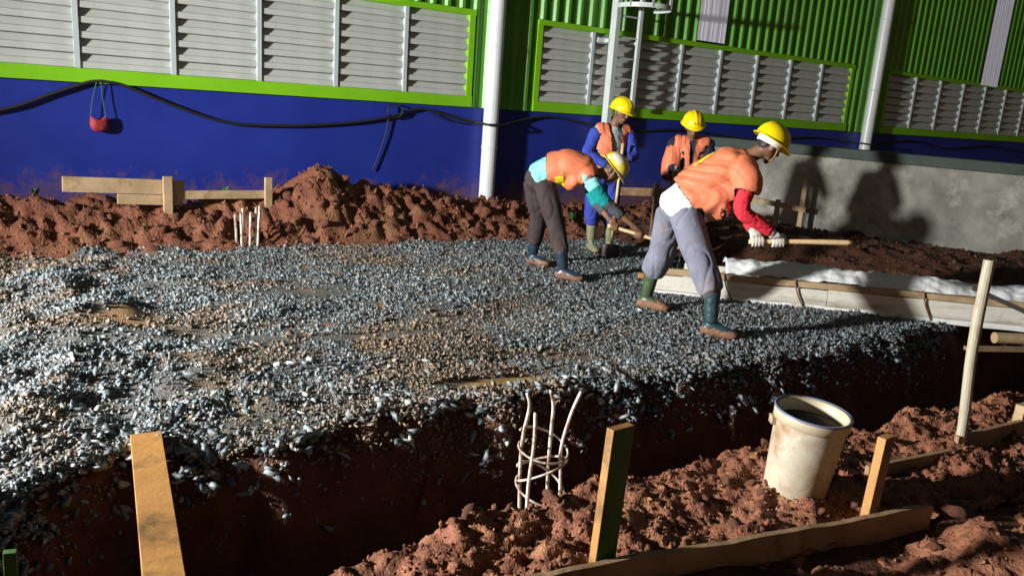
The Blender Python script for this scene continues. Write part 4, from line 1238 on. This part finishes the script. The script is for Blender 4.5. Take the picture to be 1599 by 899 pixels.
    for st_ in S.get('strips', []):
        t0, t1, l0, l1, sgn = st_[:5]; thr = st_[5] if len(st_) > 5 else -.25
        def ps(c, n, t0=t0, t1=t1, l0=l0, l1=l1, sgn=sgn, thr=thr):
            q = c - sp[1]; t = q.dot(ax); l = q.dot(side)
            return t0 < t < t1 and l0 < l < l1 and n.dot(fr) * sgn > thr
        strips.append(patch_from(me, ps))
    me.materials.clear(); me.materials.append(MATS['vest_orange']); me.materials.append(MATS['vest_trim'])
    trim_edges(me, 1)
    vest = link_mesh('vest', me, 'vest_orange', T, smooth=True)
    if True:
        sd_ = vest.modifiers.new('t', 'SOLIDIFY'); sd_.thickness = .006; sd_.offset = 1
    for st in strips:
        if len(st.polygons): 
            so = link_mesh('reflective_strip', st, 'strip_yellow', T, smooth=True)
    # ---- helmet
    hat = hard_hat(T, hc + up * .045 - fw * .006, Vector(J.get('hatup', J['hup'])), J['hfwd'], S.get('helmet', 'helmet_yellow'))
    if S.get('headband'):
        mb = MB(); n = 26
        for i in range(n + 1):
            w = R(65) + R(230) * i / n
            for z_, rr in ((-.045, 1.0), (-.006, 1.04), (-.006, 1.07), (-.045, 1.03)):
                mb.v.append(hc + up * (.045 + z_) + fw * (.100 * rr * math.cos(w) - .006) + sdh * .098 * rr * math.sin(w))
        for i in range(n):
            for k in range(4):
                k2 = (k + 1) % 4; mb.f.append((4 * i + k, 4 * i + 4 + k, 4 * i + 4 + k2, 4 * i + k2))
        mb.build('headband', 'band_white', hat)
    if S.get('strap'):
        pts = [hc + sdh * .085 + up * .03 + fw * .02, hc + sdh * .072 - up * .05 + fw * .045, hc - up * .118 + fw * .055, hc - sdh * .072 - up * .05 + fw * .045, hc - sdh * .085 + up * .03 + fw * .02]
        MB().tube(smooth_path(pts, 5), .006, 6).build('chin_strap', 'badge_dark', hat)
    return T

# --- the worker in front, swinging a tool (faces right, a little away)
H3a, H3b = V(1.79, 6.00, .728), V(2.52, 5.93, .785); h3 = (H3b - H3a).normalized()
person('worker bent in front with red sleeve and grey-blue baggy trousers swinging a tool', dict(
    pelvis=(1.25, 6.22, .93), waist=(1.335, 6.20, 1.04), chest=(1.49, 6.17, 1.19), upper=(1.62, 6.15, 1.285), neck=(1.725, 6.13, 1.355),
    side=(-.28, .96, 0), front=(.7, .2, -.7), head=(1.85, 6.10, 1.445), hup=(.46, .02, .89), hfwd=(.82, .26, -.50),
    shR=(1.70, 5.975, 1.245), shL=(1.60, 6.33, 1.26), elR=(1.655, 5.93, .965), elL=(1.74, 6.33, .98), wrR=(1.915, 5.94, .815), wrL=(1.82, 6.09, .80),
    hipR=(1.29, 6.10, .87), hipL=(1.22, 6.33, .86), knR=(1.41, 5.98, .57), knL=(1.215, 6.48, .52), btR=(1.515, 5.89, .33), btL=(1.165, 6.56, .31),
    anR=(1.53, 5.86, .085), anL=(1.145, 6.59, .085), toR=(1.72, 5.80, 0), toL=(1.30, 6.50, 0), front2=0,
    gripR=(H3a.lerp(H3b, .265), h3, .019), gripL=(H3a.lerp(H3b, .06), h3, .019)),
    dict(shirt='shirt_white', hem=.030, shirt_from=-.20, sleeve_sep=[('sleeve', .25, 1.93, 'sleeve_red', .004, 0)], trousers='trouser_grey', baggy=.030,
         boots=('boot_teal', 'boot_green'), mud=.075, gloves='glove_white', vest_from=-.22, vest_add=.020, headband=True, strap=True, seed=2,
         vest_smooth=9, vest_fold=.008, cap=.10,
         vest_extra=[([(1.36, 6.18, 1.02), (1.49, 6.13, 1.05), (1.61, 6.10, 1.13)], [(.20, .135), (.20, .140), (.185, .12)]),
                     ([(1.47, 6.12, 1.02), (1.515, 6.10, .95), (1.545, 6.09, .885)], [(.19, .11), (.18, .07), (.15, .03)]),
                     ([(1.64, 6.03, 1.25), (1.685, 5.965, 1.20), (1.685, 5.94, 1.12)], [.110, .104, .106])],
         strips=[(.14, .32, -.075, -.035, -1)]))
o = MB().tube(smooth_path([H3a - h3 * .02, H3a.lerp(H3b, .5) + Z3 * .004, H3b], 6), [.0185] * 8 + [.020] * 5, 12).build('tool_handle', 'handle_wood', base=H3a, smooth=True)
tag(o, 'pale wooden tool handle held level by the white-gloved worker in front', 'tool handle')

# --- the worker bent double in teal sleeves
H1a, H1b = V(.885, 7.52, .545), V(1.56, 7.36, .405); h1 = (H1b - H1a).normalized()
person('worker bent double in dark trousers and teal sleeves working with a hoe', dict(
    pelvis=(.185, 7.80, .92), waist=(.29, 7.78, 1.015), chest=(.465, 7.74, 1.065), upper=(.61, 7.70, 1.035), neck=(.725, 7.68, 1.005),
    side=(-.2, .97, 0), front=(.2, 0, -.95), head=(.862, 7.66, 1.055), hup=(.72, -.05, .66), hfwd=(.62, -.12, -.72),
    shR=(.64, 7.53, .985), shL=(.66, 7.86, .98), elR=(.785, 7.46, .80), elL=(.76, 7.76, .74), wrR=(1.085, 7.415, .585), wrL=(.868, 7.58, .615),
    hipR=(.245, 7.66, .86), hipL=(.15, 7.94, .86), knR=(.375, 7.57, .51), knL=(.215, 8.02, .50), btR=(.445, 7.50, .25), btL=(.20, 8.10, .24),
    anR=(.475, 7.49, .085), anL=(.19, 8.12, .085), toR=(.66, 7.42, 0), toL=(.34, 8.02, 0),
    gripR=(H1a.lerp(H1b, .40), h1, .018), gripL=(H1a.lerp(H1b, .06), h1, .018)),
    dict(shirt='shirt_cyan', hem=.024, shirt_from=.1, sleeve_sep=[('sleeve', .22, .62, 'shirt_cyan', .004, 0), ('sleeve', .52, 1.12, 'sleeve_teal', .009, 0), ('cuff', 1.05, 1.62, 'sleeve_dark', .002, 0)],
         trousers='trouser_dark', baggy=.004, boots=('boot_blue', 'boot_blue'), mud=.06, vest_from=.02, vest_add=.01, seed=5, helmet='helmet_scuffed',
         vest_extra=[([(.50, 7.70, .95), (.47, 7.68, .88)], [(.17, .12), (.15, .06)])],
         strips=[(.08, .16, -.30, -.06, 1, .30)], strap=True))
T1 = thing('hoe', H1a, 'hoe with pale wooden handle held low by the teal-sleeved worker', 'hoe')
MB().tube(smooth_path([H1a - h1 * .02, H1a.lerp(H1b, .5) + Z3 * .006, H1b], 6), .0175, 12).build('handle', 'handle_wood', T1, smooth=True)
mb = MB(); bdn = V(-.12, .02, -.99).normalized(); mb.box(H1b + bdn * .10, bdn * .11, h1.cross(bdn).normalized() * .075, h1 * .003); mb.build('blade', 'steel_dark', T1)
MB().tube([H1b - h1 * .03, H1b + h1 * .02], .026, 12).build('socket', 'steel_dark', T1)

# --- the worker standing behind in blue sleeves
H2a, H2b = V(1.105, 8.93, 1.22), V(1.085, 8.90, .12); h2 = (H2b - H2a).normalized()
person('standing worker with blue sleeves and open orange vest over a grey shirt', dict(
    pelvis=(.965, 9.17, .88), waist=(.97, 9.16, 1.01), chest=(.99, 9.13, 1.20), upper=(1.0, 9.12, 1.34), neck=(1.015, 9.10, 1.455),
    side=(.95, .3, 0), front=(.3, -.95, 0), head=(1.065, 9.05, 1.585), hup=(.18, -.16, .97), hfwd=(.62, -.72, -.32),
    shR=(.825, 9.07, 1.385), shL=(1.175, 9.18, 1.395), elR=(.725, 9.02, 1.12), elL=(1.255, 9.06, 1.13), wrR=(1.0, 8.93, .985), wrL=(1.185, 8.96, 1.10),
    hipR=(.885, 9.13, .82), hipL=(1.05, 9.20, .82), knR=(.845, 9.09, .47), knL=(1.075, 9.19, .46), btR=(.865, 9.13, .33), btL=(1.085, 9.25, .32),
    anR=(.875, 9.15, .085), anL=(1.09, 9.27, .085), toR=(.93, 8.98, 0), toL=(1.20, 9.12, 0),
    gripR=(H2a.lerp(H2b, .235), -h2, .017), gripL=(H2a.lerp(H2b, .115), h2, .017)),
    dict(shirt='shirt_grey', sleeve_sep=[('sleeve', .10, 1.93, 'shirt_blue', .006, 0)], trousers='trouser_blue', baggy=.006, boots=('boot_olive', 'boot_olive'), mud=.03,
         vest_from=-.5, seed=7, vest_open=(.012, .075), open_shift=.02, strips=[(.02, .12, -.14, -.10, 1)], strap=False))
T2 = thing('shovel', H2b, 'shovel with a thin upright handle held by the standing blue-sleeved worker', 'shovel')
MB().tube([H2a - h2 * .04, H2a.lerp(H2b, .5), H2b], .0165, 10).build('handle', 'handle_wood', T2, smooth=True)
mb = MB()
for i in range(7):
    for k in range(7):
        a_, t_ = (k - 3) / 3, i / 6
        w_ = .10 * (1 - .55 * max(0, t_ - .55) ** 1.5 * 2.2)
        mb.v.append(H2b + V(a_ * w_, -.012 + .022 * a_ * a_, .02 - .24 * t_ + .035 * a_ * a_ * t_))
for i in range(6):
    for k in range(6): mb.f.append((i * 7 + k, i * 7 + k + 1, i * 7 + 8 + k, i * 7 + 7 + k))
b_ = mb.build('blade', 'steel_dark', T2, smooth=True); b_.modifiers.new('t', 'SOLIDIFY').thickness = .003

# --- the worker at the back between the others, facing the camera
H4a, H4b = V(1.665, 8.66, 1.04), V(1.60, 8.60, .10); h4 = (H4b - H4a).normalized()
person('worker farthest back facing the camera in orange vest with dark sleeves', dict(
    pelvis=(1.90, 9.06, .86), waist=(1.885, 9.03, .98), chest=(1.86, 8.96, 1.15), upper=(1.85, 8.92, 1.275), neck=(1.84, 8.88, 1.38),
    side=(.985, -.10, .05), front=(-.1, -.95, -.2), head=(1.825, 8.81, 1.495), hup=(-.02, -.30, .95), hfwd=(.05, -.86, -.42),
    shR=(1.665, 8.93, 1.315), shL=(2.035, 8.91, 1.335), elR=(1.655, 8.83, 1.05), elL=(2.06, 8.80, 1.07), wrR=(1.695, 8.72, .91), wrL=(1.77, 8.68, 1.01),
    hipR=(1.81, 9.05, .80), hipL=(1.99, 9.06, .80), knR=(1.80, 8.97, .45), knL=(2.03, 9.0, .45), btR=(1.81, 9.03, .32), btL=(2.06, 9.06, .32),
    anR=(1.81, 9.06, .085), anL=(2.07, 9.09, .085), toR=(1.77, 8.88, 0), toL=(2.14, 8.92, 0),
    gripR=(H4a.lerp(H4b, .17), -h4, .015), gripL=(H4a.lerp(H4b, .05), -h4, .015)),
    dict(shirt='shirt_navy', trousers='trouser_black', baggy=.004, boots=('boot_blue', 'boot_blue'), mud=.03, vest_from=-.55, vest_add=.022, seed=9,
         vest_extra=[([(1.69, 8.93, 1.24), (1.655, 8.90, 1.10), (1.655, 8.90, .95)], [.10, .10, .095])], vest_open=(.004, .025), strap=False))
T4 = thing('shovel', H4b, 'thin grey tool handle held by the worker farthest back', 'shovel')
MB().tube([H4a - h4 * .04, H4a.lerp(H4b, .5), H4b], .0145, 10).build('handle', 'pole_wood', T4, smooth=True)
mb = MB(); mb.box(H4b + V(0, 0, -.08), (.09, 0, 0), (0, .003, 0), (0, .015, .11)); mb.build('blade', 'steel_dark', T4)

# ================================================================== THE SITE'S FLOODLIGHT (outside the picture, left)
FL = thing('floodlight', (LAMP.x, LAMP.y, 0), 'tripod floodlight outside the picture to the left that lights the site', 'floodlight')
aim = (LAMP_AIM - LAMP).normalized()
asd = aim.cross(Z3).normalized(); aup = asd.cross(aim)
MB().box(LAMP - aim * .16, aim * .06, asd * .24, aup * .18).build('housing', 'lamp_housing', FL, bevel=.01)
_m, N, L, B = new_mat('lamp_glass'); B.inputs['Emission Color'].default_value = (*LAMP_COLOR, 1); B.inputs['Emission Strength'].default_value = 60
MATS['lamp_glass'] = _m
MB().box(LAMP - aim * .098, aim * .002, asd * .21, aup * .15).build('lens', 'lamp_glass', FL)
MB().tube([LAMP - aim * .2 - Z3 * .1, (LAMP.x - .15, LAMP.y - .12, .9)], .025, 12).build('mast', 'lamp_housing', FL)
for k in range(3):
    a = k * 2.094 + .4
    MB().tube([(LAMP.x - .15, LAMP.y - .12, 1.0), (LAMP.x - .15 + .7 * math.cos(a), LAMP.y - .12 + .7 * math.sin(a), -.02)], .018, 10).build('leg', 'lamp_housing', FL)
ld = bpy.data.lights.new('flood_lamp', 'SPOT')
ld.energy = LAMP_POWER; ld.color = LAMP_COLOR; ld.spot_size = R(94); ld.spot_blend = 1.0; ld.shadow_soft_size = .22
lo = bpy.data.objects.new('flood_lamp', ld); col.objects.link(lo)
lo.parent = FL
lo.location = LAMP - Vector((LAMP.x, LAMP.y, 0))
lo.rotation_euler = aim.to_track_quat('-Z', 'Y').to_euler()
